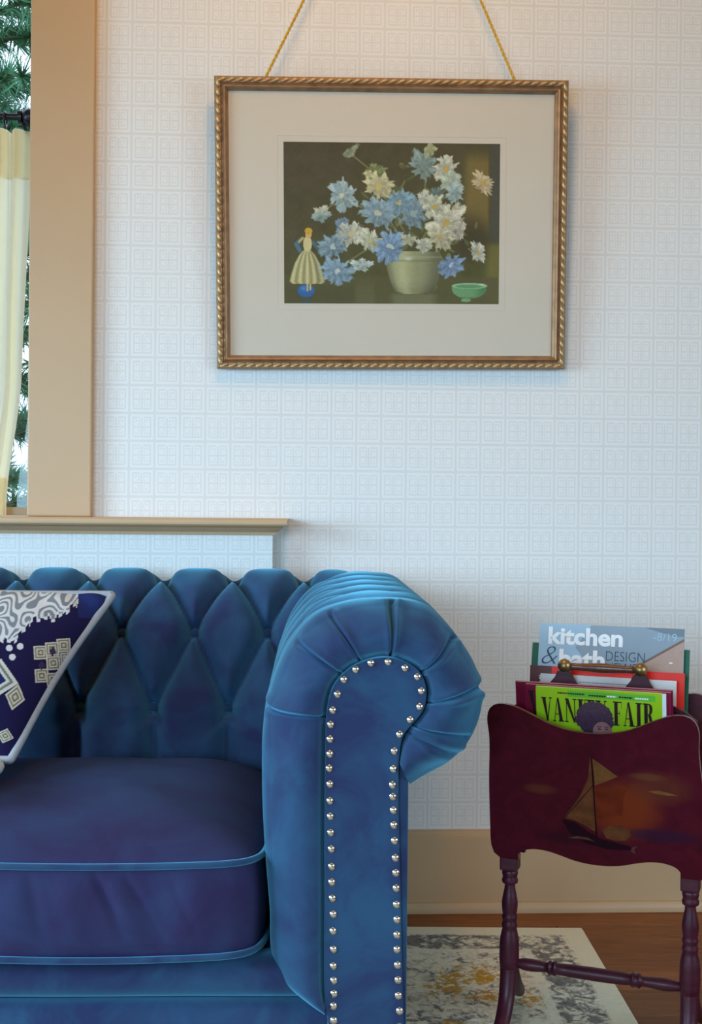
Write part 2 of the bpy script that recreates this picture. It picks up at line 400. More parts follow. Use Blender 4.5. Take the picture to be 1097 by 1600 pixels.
# back window: casing, sash, panes
win = MB()
cz = .8457
win.box((-.552, -.025, cz), (-.4185, 0, 2.36)); o = win.build('window_1', 'paint', bevel=.003)
win1 = tag(o, 'wide flat tan window casing standing on the ledge board', 'window', kind='structure')
mb = MB(); mb.box((WX0-.11, -.025, cz), (WX0+.022, 0, 2.36)); mb.build('casing', 'paint', win1, bevel=.003)
mb = MB(); mb.box((WX0-.13, -.03, 2.3605), (-.40, 0, 2.50)); mb.build('head_casing', 'paint', win1, bevel=.003)
mb = MB()
for a, b in (((WX0, .07, WZ0), (WX0+.04, .105, WZ1)), ((WX1-.033, .07, WZ0), (WX1, .105, WZ1)), ((WX0+.04, .07, WZ0), (WX1-.033, .105, WZ0+.018)), ((WX0+.04, .07, WZ1-.04), (WX1-.033, .105, WZ1))): mb.box(a, b)
sash = mb.build('sash', 'paint', win1)
gm, gn, gl, gp = nt('window_glass')
tr = gn.new('ShaderNodeBsdfTransparent'); gs = gn.new('ShaderNodeBsdfGlossy'); gs.inputs['Roughness'].default_value = .02
lw_ = gn.new('ShaderNodeLayerWeight'); mxs = gn.new('ShaderNodeMixShader')
fr_out = math_node(gn, gl, 'ADD', .02, math_node(gn, gl, 'MULTIPLY', math_node(gn, gl, 'POWER', lw_.outputs['Facing'], 4.0), .6))
gl.new(fr_out, mxs.inputs[0]); gl.new(tr.outputs[0], mxs.inputs[1]); gl.new(gs.outputs[0], mxs.inputs[2]); gl.new(mxs.outputs[0], gn['Material Output'].inputs[0])
MAT['glass'] = gm
mb = MB(); mb.box((WX0+.04, .085, WZ0+.018), (WX1-.033, .088, WZ1-.04)); mb.build('pane', 'glass', sash)

# ceiling lamp (warm), out of view above
lamp = tag(empty('ceiling_lamp', (.10, -1.05, ZC)), 'warm flush ceiling lamp with a frosted bowl', 'lamp')
mb = MB(); mb.lathe([(.07, -.03), (.09, -.02), (.09, 0)], 24); mb.build('canopy', 'brass', lamp, smooth=True, sharp=.6)
bm_, bn_, bl_, bp_ = nt('lamp_bowl'); bp_.inputs['Base Color'].default_value = (1, .85, .6, 1); bp_.inputs['Emission Color'].default_value = (1, .66, .30, 1); bp_.inputs['Emission Strength'].default_value = 4
MAT['bowl'] = bm_
mb = MB(); mb.lathe([(.02, -.13), (.09, -.115), (.13, -.08), (.145, -.03)], 28); mb.build('bowl', 'bowl', lamp, smooth=True)
pl = bpy.data.lights.new('bulb', 'POINT'); pl.energy = 16; pl.color = (1.0, .47, .06); pl.shadow_soft_size = .13
po = bpy.data.objects.new('bulb', pl); COL.objects.link(po); po.parent = lamp; po.location = (0, 0, -.30)

# ================================================================== OUTSIDE
gd = MB(); gd.box((-40, -40, -.9), (40, 40, -.8)); MAT['grass'] = simple('lawn', (.05, .10, .03), .9, .4, 3)
tag(gd.build('ground', 'grass'), 'lawn outside the window', 'ground', kind='structure')
MAT['needle'] = simple('pine_needles', (.085, .25, .13), .6, .5, 5)
MAT['bark'] = simple('pine_bark', (.16, .10, .06), .9, .3, 14, bumps=.6)
tree = tag(empty('pine_tree', (-2.75, 6.2, -.8)), 'green pine tree outside the window above the curtain rod', 'tree')
mb = MB(); mb.tube([(0, 0, 0), (.05, .05, 2.2), (.02, 0, 4.4), (0, 0, 6.8)], [.20, .16, .11, .03], 12); trunk = mb.build('trunk', 'bark', tree, smooth=True)
br = MB(); nd_v = []; nd_f = []
for k in range(170):
    h = random.uniform(1.2, 6.6); a = random.uniform(0, 2 * math.pi); L = (2.5 - .24 * h) * random.uniform(.65, 1.1)
    if L < .25: L = .25
    P = [np.array([math.cos(a) * L * t, math.sin(a) * L * t, h + .25 * L * math.sin(t * 2.2)]) for t in np.linspace(0, 1, 6)]
    br.tube(P, [.022 * (1 - .8 * t) for t in np.linspace(0, 1, 6)], 5)
    for q in range(20):
        t = random.uniform(.25, 1.0); i = min(4, int(t * 5)); c = P[i] + (P[i+1] - P[i]) * (t * 5 - i)
        dirb = P[i+1] - P[i]; dirb = dirb / np.linalg.norm(dirb) + RNG.normal(0, .5, 3)
        for r_ in range(26):
            d = dirb * .8 + RNG.normal(0, .75, 3); d /= np.linalg.norm(d); ln = random.uniform(.12, .24)
            sd = np.cross(d, RNG.normal(0, 1, 3)); sd /= np.linalg.norm(sd) + 1e-9; sd *= .008; o_ = len(nd_v)
            nd_v += [tuple(c - sd), tuple(c + sd), tuple(c + d * ln)]; nd_f.append((o_, o_ + 1, o_ + 2))
br.build('branches', 'bark', tree, smooth=True)
me = bpy.data.meshes.new('needles'); me.from_pydata(nd_v, [], nd_f); me.materials.append(MAT['needle'])
no = bpy.data.objects.new('needles', me); COL.objects.link(no); no.parent = tree; no['kind'] = 'stuff'

# ================================================================== CURTAIN AND ROD
rod = tag(empty('curtain_rod', (-.60, .03, 1.703)), 'dark iron curtain rod with rings across the window', 'curtain rod')
mb = MB(); mb.tube([(-.86, 0, 0), (.035, 0, 0)], .0075, 12); mb.build('pole', 'iron', rod, smooth=True, sharp=.6)
mb = MB(); mb.lathe([(.004, .022), (.015, .024), (.0185, .034), (.0175, .046), (.013, .052), (.010, .0545)], 16, 'x'); mb.build('finial', 'iron', rod, smooth=True)
mb = MB(); mb.lathe([(.0078, .010), (.014, .012), (.014, .020), (.0078, .022)], 16, 'x')
mb.tube([(.020, 0, -.010), (.026, .012, -.026), (.034, .026, -.030), (.046, .036, -.028)], .004, 8); mb.build('bracket', 'iron', rod, smooth=True, sharp=.6)
mb = MB(); mb.tube([(0, .0145 * math.cos(a), .0145 * math.sin(a) - .005) for a in np.linspace(0, 2 * math.pi, 25)[:-1]], .0022, 8, closed=True)
mb.tube([(0, 0, -.0195), (0, 0, -.026)], .002, 6)
r0 = mb.build('ring', 'iron', rod, smooth=True); r0.location = (-.016, 0, 0)
for k in range(1, 9): instance(r0, rod, (-.016 - .095 * k, 0, 0), (0, 0, random.uniform(-.15, .15)))
cm, cn, cl, cp = nt('cream_curtain')
cn.remove(cp); df = cn.new('ShaderNodeBsdfDiffuse'); df.inputs[0].default_value = (.85, .74, .52, 1)
tl = cn.new('ShaderNodeBsdfTranslucent'); tl.inputs[0].default_value = (.98, .90, .70, 1); ms = cn.new('ShaderNodeMixShader')
wv = noise(cn, cl, coords(cn, cl, (600, 600, 600)), 1, 2)
cl.new(math_node(cn, cl, 'ADD', .74, math_node(cn, cl, 'MULTIPLY', wv, .1)), ms.inputs[0])
cl.new(df.outputs[0], ms.inputs[1]); cl.new(tl.outputs[0], ms.inputs[2]); cl.new(ms.outputs[0], cn['Material Output'].inputs[0]); MAT['curtain'] = cm
cur = tag(empty('curtain', (-.60, .03, .85)), 'cream sheer curtain panel hanging from rings in the window', 'curtain')
def curtain_pts(z0, z1, off, n=170, m=40):
    P = np.zeros((m, n, 3)); xs = np.linspace(-.78, .038, n)
    for i, z in enumerate(np.linspace(z0, z1, m)):
        ph = 2 * math.pi * (xs + .02) / .043 ; amp = .013 + .003 * math.sin(z * 5)
        pin = .030 * sstep(.30, .0, z) + .012 * sstep(.8, .2, z)
        P[i, :, 0] = xs - pin * sstep(-.3, .04, xs) + .006 * np.sin(ph * .5 + z * 3); P[i, :, 1] = amp * np.sin(ph) + .006 * np.sin(ph * 2 + z * 2) + off
        P[i, :, 2] = z + .004 * np.cos(ph * 1.0) * (z > .75)
    return P
grid_obj('cloth', curtain_pts(-.002, .823, .0), MAT['curtain'], cur)
grid_obj('top_hem', curtain_pts(.722, .824, .0025, m=8), MAT['curtain'], cur)
grid_obj('bottom_hem', curtain_pts(-.003, .078, .0025, m=8), MAT['curtain'], cur)

# ================================================================== RUG
RUGX, RUGY = .615, .0          # local right and far edge
rugr = tag(empty('area_rug', (0, -.113, 0), (0, 0, -.036)), 'distressed cream, grey and mustard floral area rug under the sofa', 'rug')
MAT['rug'] = rug_mat(RUGX, RUGY)
mb = MB(); nx, ny = 60, 50
xs = np.linspace(-2.0, RUGX, nx); ys = np.linspace(-2.2, RUGY, ny)
X, Y = np.meshgrid(xs, ys); Z = np.full_like(X, .0065) + .0006 * np.sin(X * 9 + Y * 4)
Z[0, :] = Z[-1, :] = .0008; Z[:, 0] = Z[:, -1] = .0008
X[:, 1] = xs[0] + .004; X[:, -2] = xs[-1] - .004; Y[1, :] = ys[0] + .004; Y[-2, :] = ys[-1] - .004
mb.grid(np.stack([X, Y, Z], -1)); mb.build('pile', 'rug', rugr, smooth=True, sharp=.5)
mb = MB(); mb.box((-1.999, -2.199, .0002), (RUGX - .001, RUGY - .001, .0008)); MAT['backing'] = simple('rug_backing', (.55, .5, .4), .9); mb.build('backing', 'backing', rugr)

# ================================================================== SOFA
sofa = tag(empty('chesterfield_sofa', (0, -.92, 0), (0, 0, -.018)), 'dark blue velvet button-tufted sofa with rolled nail-trimmed arms', 'sofa')
SX0 = -1.86                      # mirror of the right arm about the sofa's middle
MIR = SX0 + .0                   # left arm outer mapping x -> MIR - x
O_ = [(.0555,.1509),(.0212,.1688),(-.0047,.1885),(-.0169,.2135),(-.024,.2919),(-.0322,.3841),(-.0366,.4762),(-.0362,.5314),(-.0303,.5866),(-.0178,.6326),(.0047,.6787),(.0385,.7157),(.0872,.7344),(.1426,.7393),(.1984,.7294),(.2435,.686),(.271,.6425),(.2816,.6008),(.2764,.5636),(.2608,.5311),(.2331,.5033),(.2007,.4849),(.1776,.4719)]
Q_ = [(.0561,.1713),(.056,.1821),(.0555,.1956),(.0552,.2225),(.0548,.3078),(.054,.3975),(.0536,.4872),(.0540,.5365),(.0548,.5768),(.0602,.6100),(.0732,.6325),(.0930,.6485),(.1159,.6580),(.1415,.6607),(.1660,.6532),(.1868,.6380),(.1948,.6150),(.1920,.5900),(.1825,.5750),(.1725,.5640),(.164,.5524),(.1595,.5389),(.157,.5139)]
NT = 640
OQ = spline(np.hstack([np.array(O_), np.array(Q_)]), NT); Oc, Qc = OQ[:, :2], OQ[:, 2:]
tl_ = np.r_[0, np.cumsum(np.linalg.norm(np.diff(Oc, axis=0), axis=1))]
RY, YEND = .062, .80
ysec = np.linspace(YEND, RY, 130)
th = np.linspace(0, math.pi / 2, 46)[1:]
rear = np.linspace(math.pi / 2, 0, 16)[:-1]
cen = v3(.13, .60)
P = []; kind = []
for a in rear:                      # closing rear end
    q = Oc + (np.array([.10, .55]) - Oc) * (1 - math.cos(a)) * .9
    P.append(np.stack([q[:, 0], np.full(NT, YEND + .055 * math.sin(a)), q[:, 1]], -1)); kind.append(0)
for yy in ysec:
    P.append(np.stack([Oc[:, 0], np.full(NT, yy), Oc[:, 1]], -1)); kind.append(1)
for a in th:
    r = math.cos(a); q = Qc + (Oc - Qc) * r
    yy = RY * (1 - math.sqrt(max(0, 1 - r ** 2.3))) - .011 * math.sin(math.pi * min(1, r * 1.15)) + .013 * float(sstep(.13, .0, r))
    P.append(np.stack([q[:, 0], np.full(NT, yy), q[:, 1]], -1)); kind.append(2)
P = np.array(P); NS = len(P)
gu = np.gradient(P, axis=0); gv = np.gradient(P, axis=1); NRM = np.cross(gu, gv); NRM /= np.linalg.norm(NRM, axis=2, keepdims=True) + 1e-9
sgn = np.sign(NRM[40, NT // 2, 2]); NRM *= sgn
Hd = np.zeros((NS, NT))
yv = P[:, 0, 1][:, None]; tv = tl_[None, :]
# tufting over the inner side and top of the arm
aT, bT = .0703, .15
def tuft(s, w_, a, b):
    p = s / a + w_ / b; q = s / a - w_ / b
    d = np.minimum(np.abs(np.sin(np.pi * p / 2)), np.abs(np.sin(np.pi * q / 2)))
    i = np.round(p / 2) * 2; j = np.round(q / 2) * 2
    ds = s - (i + j) / 2 * a; dw = w_ - (i - j) / 2 * b
    return 1 - (1 - d) ** 2.4, np.exp(-(ds ** 2 + dw ** 2) / .017 ** 2)
t_top = tl_[np.argmin(abs(Oc[:, 0] - .10) + (Oc[:, 1] < .7) * 9)]
pf, bt = tuft(yv - .155, tv - (t_top - .13), aT, bT)
fadey = sstep(.07, .14, yv); fadet = sstep(.28, .36, tv) * sstep(tl_[-1] - .16, tl_[-1] - .28, tv)
Hd += fadey * fadet * (.0125 * (pf - .75) - .010 * bt)
# radial pleats round the front of the scroll
def tpos(px_, pz_): return tl_[np.argmin((Oc[:, 0] - px_) ** 2 + (Oc[:, 1] - pz_) ** 2)]
sq = np.linspace(0, 1, NS)
front = np.zeros(NS); idx2 = [i for i, k_ in enumerate(kind) if k_ == 2]
front[idx2] = np.sin(th)
fr_ = front[:, None]
ymask = np.where(np.array(kind)[:, None] == 2, 1.0, sstep(.13, .062, yv))
for (ox, oz, dep, wd, lo) in ((-.030, .585, .0065, .006, 0), (.012, .685, .005, .006, .45), (.060, .725, .005, .006, .35), (.150, .738, .0085, .007, .12), (.2435, .686, .0075, .007, .18), (.279, .61, .0085, .007, .08), (.262, .535, .008, .009, .3), (.243, .512, .004, .009, .4)):
    t0 = tpos(ox, oz) - .004 * np.sin(fr_ * 3)
    dd = tv - t0
    wdv = .62 * wd * (1.25 - .35 * fr_)
    prof_ = -np.exp(-(dd / wdv) ** 2) + .55 * np.exp(-((dd - 2.1 * wdv) / (1.5 * wdv)) ** 2) + .30 * np.exp(-((dd + 2.3 * wdv) / (1.8 * wdv)) ** 2)
    Hd += dep * prof_ * ymask * sstep(lo * .6, lo + .15, fr_ + (.15 if lo < .1 else .0)) * (1 - .45 * sstep(.9, 1, fr_))
# soft undulation of the padded front
Hd += .0022 * np.sin(tv * 55 + 1.3 * np.sin(fr_ * 4)) * sstep(.1, .6, fr_) * sstep(1.0, .9, fr_) * sstep(.3, .5, tv)
PA = P + NRM * Hd[:, :, None]
mb = MB(); mb.grid(PA); arm = mb.build('arm', 'velvet', sofa, smooth=True)
def mirror(Pm): Q2 = Pm.copy(); Q2[..., 0] = MIR - Q2[..., 0]; return Q2
mb = MB(); mb.grid(mirror(PA)); mb.build('arm', 'velvet', sofa, smooth=True)
# outer arm walls and nail-trimmed front panels
panel = [(.0700, .09), (.0640, .135)] + [tuple(p) for p in Qc[::6]] + [tuple(Qc[-1]), (.1570, .46), (.1600, .36), (.1645, .22), (.1690, .09)]
nails = [(.0600,.5253),(.0597,.546),(.0607,.5664),(.0636,.5866),(.0702,.6089),(.0787,.6296),(.0953,.6436),(.1167,.6530),(.1406,.6545),(.1649,.6462),(.1825,.6338),(.1886,.614),(.186,.5916),(.1724,.5733),(.1581,.5528),(.1508,.5295),(.1491,.5045),(.1482,.4820),(.1491,.4657),(.1501,.4466),
         (.151,.4258),(.1523,.4038),(.1536,.3797),(.1543,.3588),(.155,.3373),(.1557,.3143),(.1564,.2933),(.1566,.2718),(.1570,.2514),(.1576,.2294),(.1583,.2085),(.1595,.1864),(.1608,.1649),(.1615,.143),(.162,.121),(.1625,.1),
         (.0594,.5051),(.0602,.4830),(.0606,.4597),(.0613,.4378),(.0618,.4152),(.063,.3922),(.0640,.3677),(.0643,.3458),(.0657,.3233),(.0664,.3008),(.0669,.2773),(.0671,.2517),(.0673,.2283),(.0681,.2079),(.0685,.1896),(.0682,.1723),(.0686,.152),(.070,.130),(.072,.108)]
nb = MB(); nb.lathe([(.0001, -.0046), (.0022, -.0043), (.0042, -.0030), (.0053, -.0012), (.0052, .0006)], 12)
nail0 = nb.build('nail_head', 'nail', None, smooth=True)
first = True
for side in (0, 1):
    sx = (lambda x: x) if side == 0 else (lambda x: MIR - x)
    mb = MB(); mb.prism(panel, -.001, .030, lambda a, b, d: (sx(a), d, b)); pn = mb.build('front_panel', 'velvet', sofa, bevel=.002)
    for (nx_, nz_) in nails:
        if first: o = nail0; o.parent = pn; first = False
        else: o = instance(nail0, pn, (0, 0, 0))
        o.location = (sx(nx_ + random.uniform(-.0004, .0004)), -.0015, nz_); o.rotation_euler = (-math.pi / 2, 0, 0)
    mb = MB(); a, b = sorted((sx(.075), sx(.1716))); mb.box((a, .006, .085), (b, .80, .52)); mb.build('arm_frame', 'velvet', sofa, bevel=.006)
bpy.context.view_layer.update()
nail0.data.transform(Matrix.Rotation(math.pi, 4, 'X'))   # dome towards the viewer
# tufted back
Bp = [(.60,.30),(.585,.38),(.583,.45),(.592,.50),(.612,.565),(.628,.62),(.652,.675),(.690,.718),(.735,.736),(.780,.728),(.812,.70),(.828,.66),(.822,.615),(.795,.575),(.765,.55)]
NW = 190; Bc = spline(Bp, NW); bl = np.r_[0, np.cumsum(np.linalg.norm(np.diff(Bc, axis=0), axis=1))]
w_lo = bl[np.argmin(abs(Bc[:, 1] - .495) + (Bc[:, 0] > .7) * 9)]; w_hi = bl[np.argmin(abs(Bc[:, 1] - .636) + (Bc[:, 0] > .7) * 9)]; bB = w_hi - w_lo; w_cr = w_hi + bB
tg = np.gradient(Bc, bl, axis=0); bn = np.stack([-tg[:, 1], tg[:, 0]], -1)
NXB = 440; xsb = np.linspace(MIR - .215, .215, NXB); xu = -.052
s_ = (xsb - xu)[None, :]; w2 = (bl - w_hi)[:, None]
pf, bt = tuft(s_, w2, aT, bB)
low = np.abs(np.sin(np.pi * (s_ - aT) / (2 * aT))); low = 1 - (1 - low) ** 2.4
kl = sstep(w_lo - .005, w_lo - .05, bl)[:, None]; kh = sstep(w_cr + .005, w_cr + .05, bl)[:, None]
hb = pf * (1 - kl) * (1 - kh) + kl * low * .9 + kh * low
Hb = .034 * (hb - .72) - .022 * bt * (1 - kl) * (1 - kh * .5)
Hb = Hb * (sstep(.0, .12, bl))[:, None]
PB = np.zeros((NW, NXB, 3)); PB[:, :, 0] = xsb[None, :]
sag = .006 * np.sin(xsb * 2.1)[None, :]
PB[:, :, 1] = Bc[:, 0:1] + bn[:, 0:1] * Hb; PB[:, :, 2] = Bc[:, 1:2] + bn[:, 1:2] * Hb
endd = np.maximum(sstep(.06, .215, xsb), sstep(MIR - .06, MIR - .215, xsb))   # the roll dips into the rolled arms
PB[:, :, 2] -= .055 * (endd ** 1.6)[None, :]
mb = MB(); mb.grid(PB); back = mb.build('back', 'velvet', sofa, smooth=True)
nb = MB(); nb.lathe([(.0001, .0075), (.005, .0068), (.0085, .004), (.0098, 0), (.0085, -.004)], 14); btn0 = None
for rowi, (ww, off) in enumerate(((w_lo, aT), (w_hi, 0))):
    i = np.argmin(abs(bl - ww)); k = -1
    for k in range(-14, 2):
        x = xu + off + 2 * aT * k
        if not (MIR + .05 < x < -.045): continue
        j = np.argmin(abs(xsb - x)); p = PB[i, j] + np.array([0, bn[i, 0], bn[i, 1]]) * .0075
        ang = math.atan2(-bn[i, 0], bn[i, 1])
        if btn0 is None: btn0 = nb.build('button', 'velvet', back, smooth=True); o = btn0
        else: o = instance(btn0, back, p)
        o.location = p; o.rotation_euler = (ang, 0, 0)
mb = MB(); mb.box((MIR - .15, .69, .085), (.15, .79, .55)); mb.build('back_frame', 'velvet', sofa, bevel=.01)
# seat: deck, front rail rolls, cushions
mb = MB(); mb.box((MIR - .06, .05, .085), (.06, .63, .222)); mb.build('seat_deck', 'velvet', sofa)
def roll(name, z0, z1, yf, x0, x1, depth=.05, mit=0.0):
    mb = MB(); n_ = 26; V = []
    A = np.linspace(-math.pi / 2, math.pi / 2, n_); xs_ = np.linspace(x0, x1, 140)
    Pr = np.zeros((n_, 140, 3))
    for i, a in enumerate(A):
        f = (math.sin(a) + 1) / 2; zz = z0 + (z1 - z0) * f
        e0 = x0 - mit * (1 - f) if mit else x0; e1 = x1 + mit * (1 - f)
        Pr[i, :, 0] = np.linspace(e0, e1, 140); Pr[i, :, 2] = zz
        Pr[i, :, 1] = yf + depth - depth * max(0, math.cos(a)) ** .55 + .0015 * np.sin(xs_ * 23) * math.cos(a)
    mb.grid(Pr); return mb.build(name, 'velvet', sofa, smooth=True)
roll('front_rail', .166, .226, .026, MIR + .02, -.018, .05, .070)
roll('base_rail', .088, .1655, .020, MIR - .06, .060, .04)
lg = MB(); lg.lathe([(.018, 0), (.022, .006), (.03, .04), (.033, .06), (.026, .0655), (.034, .072), (.034, .0855)], 20)
lg0 = lg.build('leg', 'mahogany', sofa, smooth=True, sharp=.8); lg0.location = (.115, .06, .0072)
lg0.scale = (1, 1, .92)
for p in ((.115, .72), (MIR - .115, .06), (MIR - .115, .72)): instance(lg0, sofa, (p[0], p[1], .0072), None, (1, 1, .92))
CX1, CX0 = -.030, MIR + .030; cwid = (CX1 - CX0) / 3
CY0, CY1, CZ0, CZ1 = .004, .60, .238, .366
def cushion(xa, xb, seed):
    rg = np.random.default_rng(seed); nph = 520; ex = 2 / 9.0
    phd = np.linspace(0, 2 * math.pi, 60001); e_ = lambda q: np.sign(q) * np.abs(q) ** ex
    du, dv_ = e_(np.cos(phd)), e_(np.sin(phd)); arc = np.r_[0, np.cumsum(np.hypot(np.diff(du), np.diff(dv_)))]
    at_ = np.linspace(0, arc[-1], nph, endpoint=False); cu = np.interp(at_, arc, du); cv = np.interp(at_, arc, dv_)
    ph = np.arctan2(cv, cu)
    hx, hy = (xb - xa) / 2, (CY1 - CY0) / 2; mx, my = (xa + xb) / 2, (CY0 + CY1) / 2
    rows = []
    wr = sum(rg.uniform(.0004, .0010) * np.sin((cu + 2 * cv) * k + rg.uniform(0, 6)) for k in (4, 9, 15, 23))
    def ring(r, z, out=0.0): return np.stack([mx + cu * (hx * r + out), my + cv * (hy * r + out), z], -1)
    for r in np.r_[.0005, np.linspace(.03, .995, 40)]:
        zc = CZ1 + .062 * (1 - r ** 3.0) ** .8 * (1 + .10 * cv * r) + .0022 * np.sin(9 * r * cu + 3 * r * cv) * (1 - r) + .003 * wr * 300 * r ** 6 * .2 * (1 - r ** 8)
        rows.append(ring(r, np.broadcast_to(zc, ph.shape)))
    for f in np.linspace(0, 1, 22):
        z = CZ1 + (CZ0 - CZ1) * f; b_ = math.sin(math.pi * f)
        crease = sum(a_ * np.exp(-((cu - c_ - s_c * (f - .5)) / w_c) ** 2) for a_, c_, s_c, w_c in ((-.0075, .30, .20, .020), (-.0060, .46, .26, .018), (-.0045, -.05, .10, .030), (-.004, -.30, .05, .025), (-.0035, -.5, .12, .03), (.0045, .37, .22, .035), (.003, .12, .1, .06), (-.003, .64, .2, .02))) * (cv < 0) * math.sin(math.pi * min(1, f * 1.1)) * (1.1 - f)
        out = .007 * b_ + wr * 1.6 * (1 - .6 * f) * b_ ** .3 + crease
        rows.append(np.stack([mx + cu * hx + np.sign(cu) * np.abs(cu) ** 3 * .004 * b_, my + cv * hy + np.sign(cv) * np.abs(cv) ** 3 * out, np.full(nph, z) + (.004 * np.sin(3 * cu) * (f > .9))], -1))
    for r in np.linspace(.99, .001, 10): rows.append(ring(r, np.full(nph, CZ0 - .010 * (1 - r ** 3))))
    mb = MB(); mb.grid(np.array(rows), wrap_v=True)
    c = mb.build('seat_cushion', 'velvet_seat_shaded', sofa, smooth=True)
    for z, dz in ((CZ1 + .002, .0016), (CZ0, .0022)):
        pts = [(mx + a * (hx + .0035), my + b * (hy + .0035), z + dz * math.sin(4 * a + seed)) for a, b in zip(cu, cv)]
        mb = MB(); mb.tube(pts, .0048, 10, closed=True); mb.build('piping', 'velvet', c, smooth=True)
for k in range(3): cushion(CX0 + cwid * k + .002, CX0 + cwid * (k + 1) - .002, k + 2)

# ================================================================== THROW PILLOWS
def pillow(name, c, thick, n, m, mat_front, mat_back, mat_pipe, concave=.05, piper=.0055, paint=None, nrm_hint=(0, -1, 0)):
    TL, TR, BR, BL = [np.array(p, float) for p in c]
    org = (BL + BR) / 2; root = empty(name, tuple(org))
    u, v = np.meshgrid(np.linspace(-1, 1, n), np.linspace(-1, 1, m))
    cu = u * (1 - concave * (1 - u ** 2) * 0) ; cv = v
    uu = u * (1 - concave * (1 - v ** 2) ** 1.5); vv = v * (1 - concave * (1 - u ** 2) ** 1.5)
    a = ((uu + 1) / 2)[..., None]; b = ((vv + 1) / 2)[..., None]
    base = (1 - b) * ((1 - a) * BL + a * BR) + b * ((1 - a) * TL + a * TR)
    nr = np.cross(TR - BL, TL - BR); nr /= np.linalg.norm(nr); nr = nr if nr @ np.array(nrm_hint) > 0 else -nr
    t = ((1 - u ** 2) ** .55) * ((1 - v ** 2) ** .55)
    t = t * (1 + .05 * np.sin(3 * u + 2 * v))
    wr = .004 * np.sin(18 * (u + v)) * np.exp(-((1 - u) ** 2 + (1 - v) ** 2) / .12) + .003 * np.sin(22 * u) * (1 - v ** 2) * (np.abs(v) ** 6)
    Pf = base + nr * (thick * t + wr)[..., None]; Pb = base - nr * (thick * .8 * t)[..., None]
    f = grid_obj('cover', Pf - org, mat_front, root)
    if paint is not None: setcol(f, paint(u, v).reshape(-1, 3))
    g = grid_obj('back_cover', Pb - org, mat_back, root)
    edge = [base[0, i] for i in range(0, n, 2)] + [base[j, -1] for j in range(1, m, 2)] + [base[-1, i] for i in range(n - 2, -1, -2)] + [base[j, 0] for j in range(m - 2, 0, -2)]
    E_ = np.array(edge) - org
    for _ in range(3): E_ = .25 * np.roll(E_, 1, 0) + .5 * E_ + .25 * np.roll(E_, -1, 0)
    mb = MB(); mb.tube(list(E_), piper, 9, closed=True); mb.build('piping', mat_pipe, root, smooth=True)
    return root
CT = [(-.772, -.42, .725), (-.318, -.40, .708), (-.447, -.628, .456), (-.835, -.625, .463)]
def pillow_paint(u, v):
    # positions on the cloth in picture-like units: x grows right, y grows down
    t = ((1 - u ** 2) ** .55) * ((1 - v ** 2) ** .55)
    x = -104.4 + 195.4 * u + 70.2 * v + 9.8 * u * v - 4.0 * t + 1.8 * t * v + .9 * u * u + 5 * v * v
    y = 1043 + 11.7 * u - 123.6 * v - 5.8 * u * v - 34.1 * t - 1.8 * t * u - 1.2 * t * v - 3.4 * u * u + 7.4 * v * v
    img = np.zeros(u.shape + (3,)); navy = np.array([30, 26, 66]); white = np.array([212, 214, 216]); grey = np.array([126, 134, 142])
    img[:] = navy
    jag = 3 * np.sign(np.sin(x * .55)) + 2 * np.sign(np.sin(x * .31 + 1)) + 5 * np.sin(x * .09)
    X = np.abs(x + 110) - 110
    top = (y < 985 - .36 * (X - 20) + jag + 14 * np.exp(-((X - 20) / 22.) ** 2)) & (X < 128 + 3 * np.sin(y * .6))
    fld = np.sin(.085 * X + 1.6 * np.sin(.055 * y + .4) + .5) * 1.3 + np.cos(.105 * y + 1.5 * np.sin(.06 * X)) + .5 * np.sin(.16 * (X + y))
    fr = np.abs(np.mod(fld * .95, 1.0) - .5) * 2
    img[top & (fr > .46)] = white; img[top & (fr <= .46)] = grey
    edge_ = top & (y > 985 - .36 * (X - 20) + jag + 14 * np.exp(-((X - 20) / 22.) ** 2) - 5); img[edge_] = white
    corner = (X > 122) & (y < 965); img[corner] = np.array([34, 44, 96])
    def diamond(cx, cy, rx, ry, rot=0.0, cols=((1, (206, 200, 180)), (.8, (118, 116, 104)), (.62, (206, 200, 180)), (.42, (120, 112, 96)), (.2, (200, 190, 165)))):
        dx, dy = X - cx, y - cy; c_, s_ = math.cos(rot), math.sin(rot); d = np.abs(dx * c_ + dy * s_) / rx + np.abs(-dx * s_ + dy * c_) / ry
        for lim, cc in cols: img[d < lim] = np.array(cc)
    for (cx, cy) in ((64, 1020), (100, 1008), (84, 1036), (106, 1030), (66, 1056), (84, 1062), (82, 1014)):
        diamond(cx, cy, 15, 15, .72)
    for (cx, cy) in ((83, 1018), (66, 1040)):
        diamond(cx, cy, 6, 8, .1, ((1, (60, 50, 80)),))
    diamond(24, 1090, 16, 21, .25); diamond(-4, 1062, 34, 32, .2, ((1, (206, 204, 190)), (.78, (120, 124, 124)), (.6, (206, 204, 190)), (.42, (34, 44, 96))))
    diamond(-80, 1095, 26, 30, .1); diamond(-140, 1050, 30, 34, .1); diamond(8, 1150, 14, 12, .3)
    for (cx, cy) in ((15, 1014), (32, 1011), (20, 1028)):
        img[((X - cx) ** 2 + (y - cy) ** 2) < 26] = white
    return img
MAT['printed'] = attr_mat('printed_linen', .85, .1, .25)
MAT['grey_pipe'] = simple('grey_piping', srgb(158, 162, 168), .8, .08, 120)
MAT['navy_cloth'] = simple('navy_cloth', srgb(36, 34, 72), .85, .1, 60)
MAT['white_cloth'] = simple('white_cloth', srgb(206, 210, 206), .85, .04, 60)
pw = pillow('throw_pillow', CT, .072, 420, 340, MAT['printed'], MAT['navy_cloth'], 'grey_pipe', .045, .0074, pillow_paint, (0, -1, .4))
tag(pw, 'navy throw pillow with white ikat print and grey piping leaning on the sofa', 'pillow')
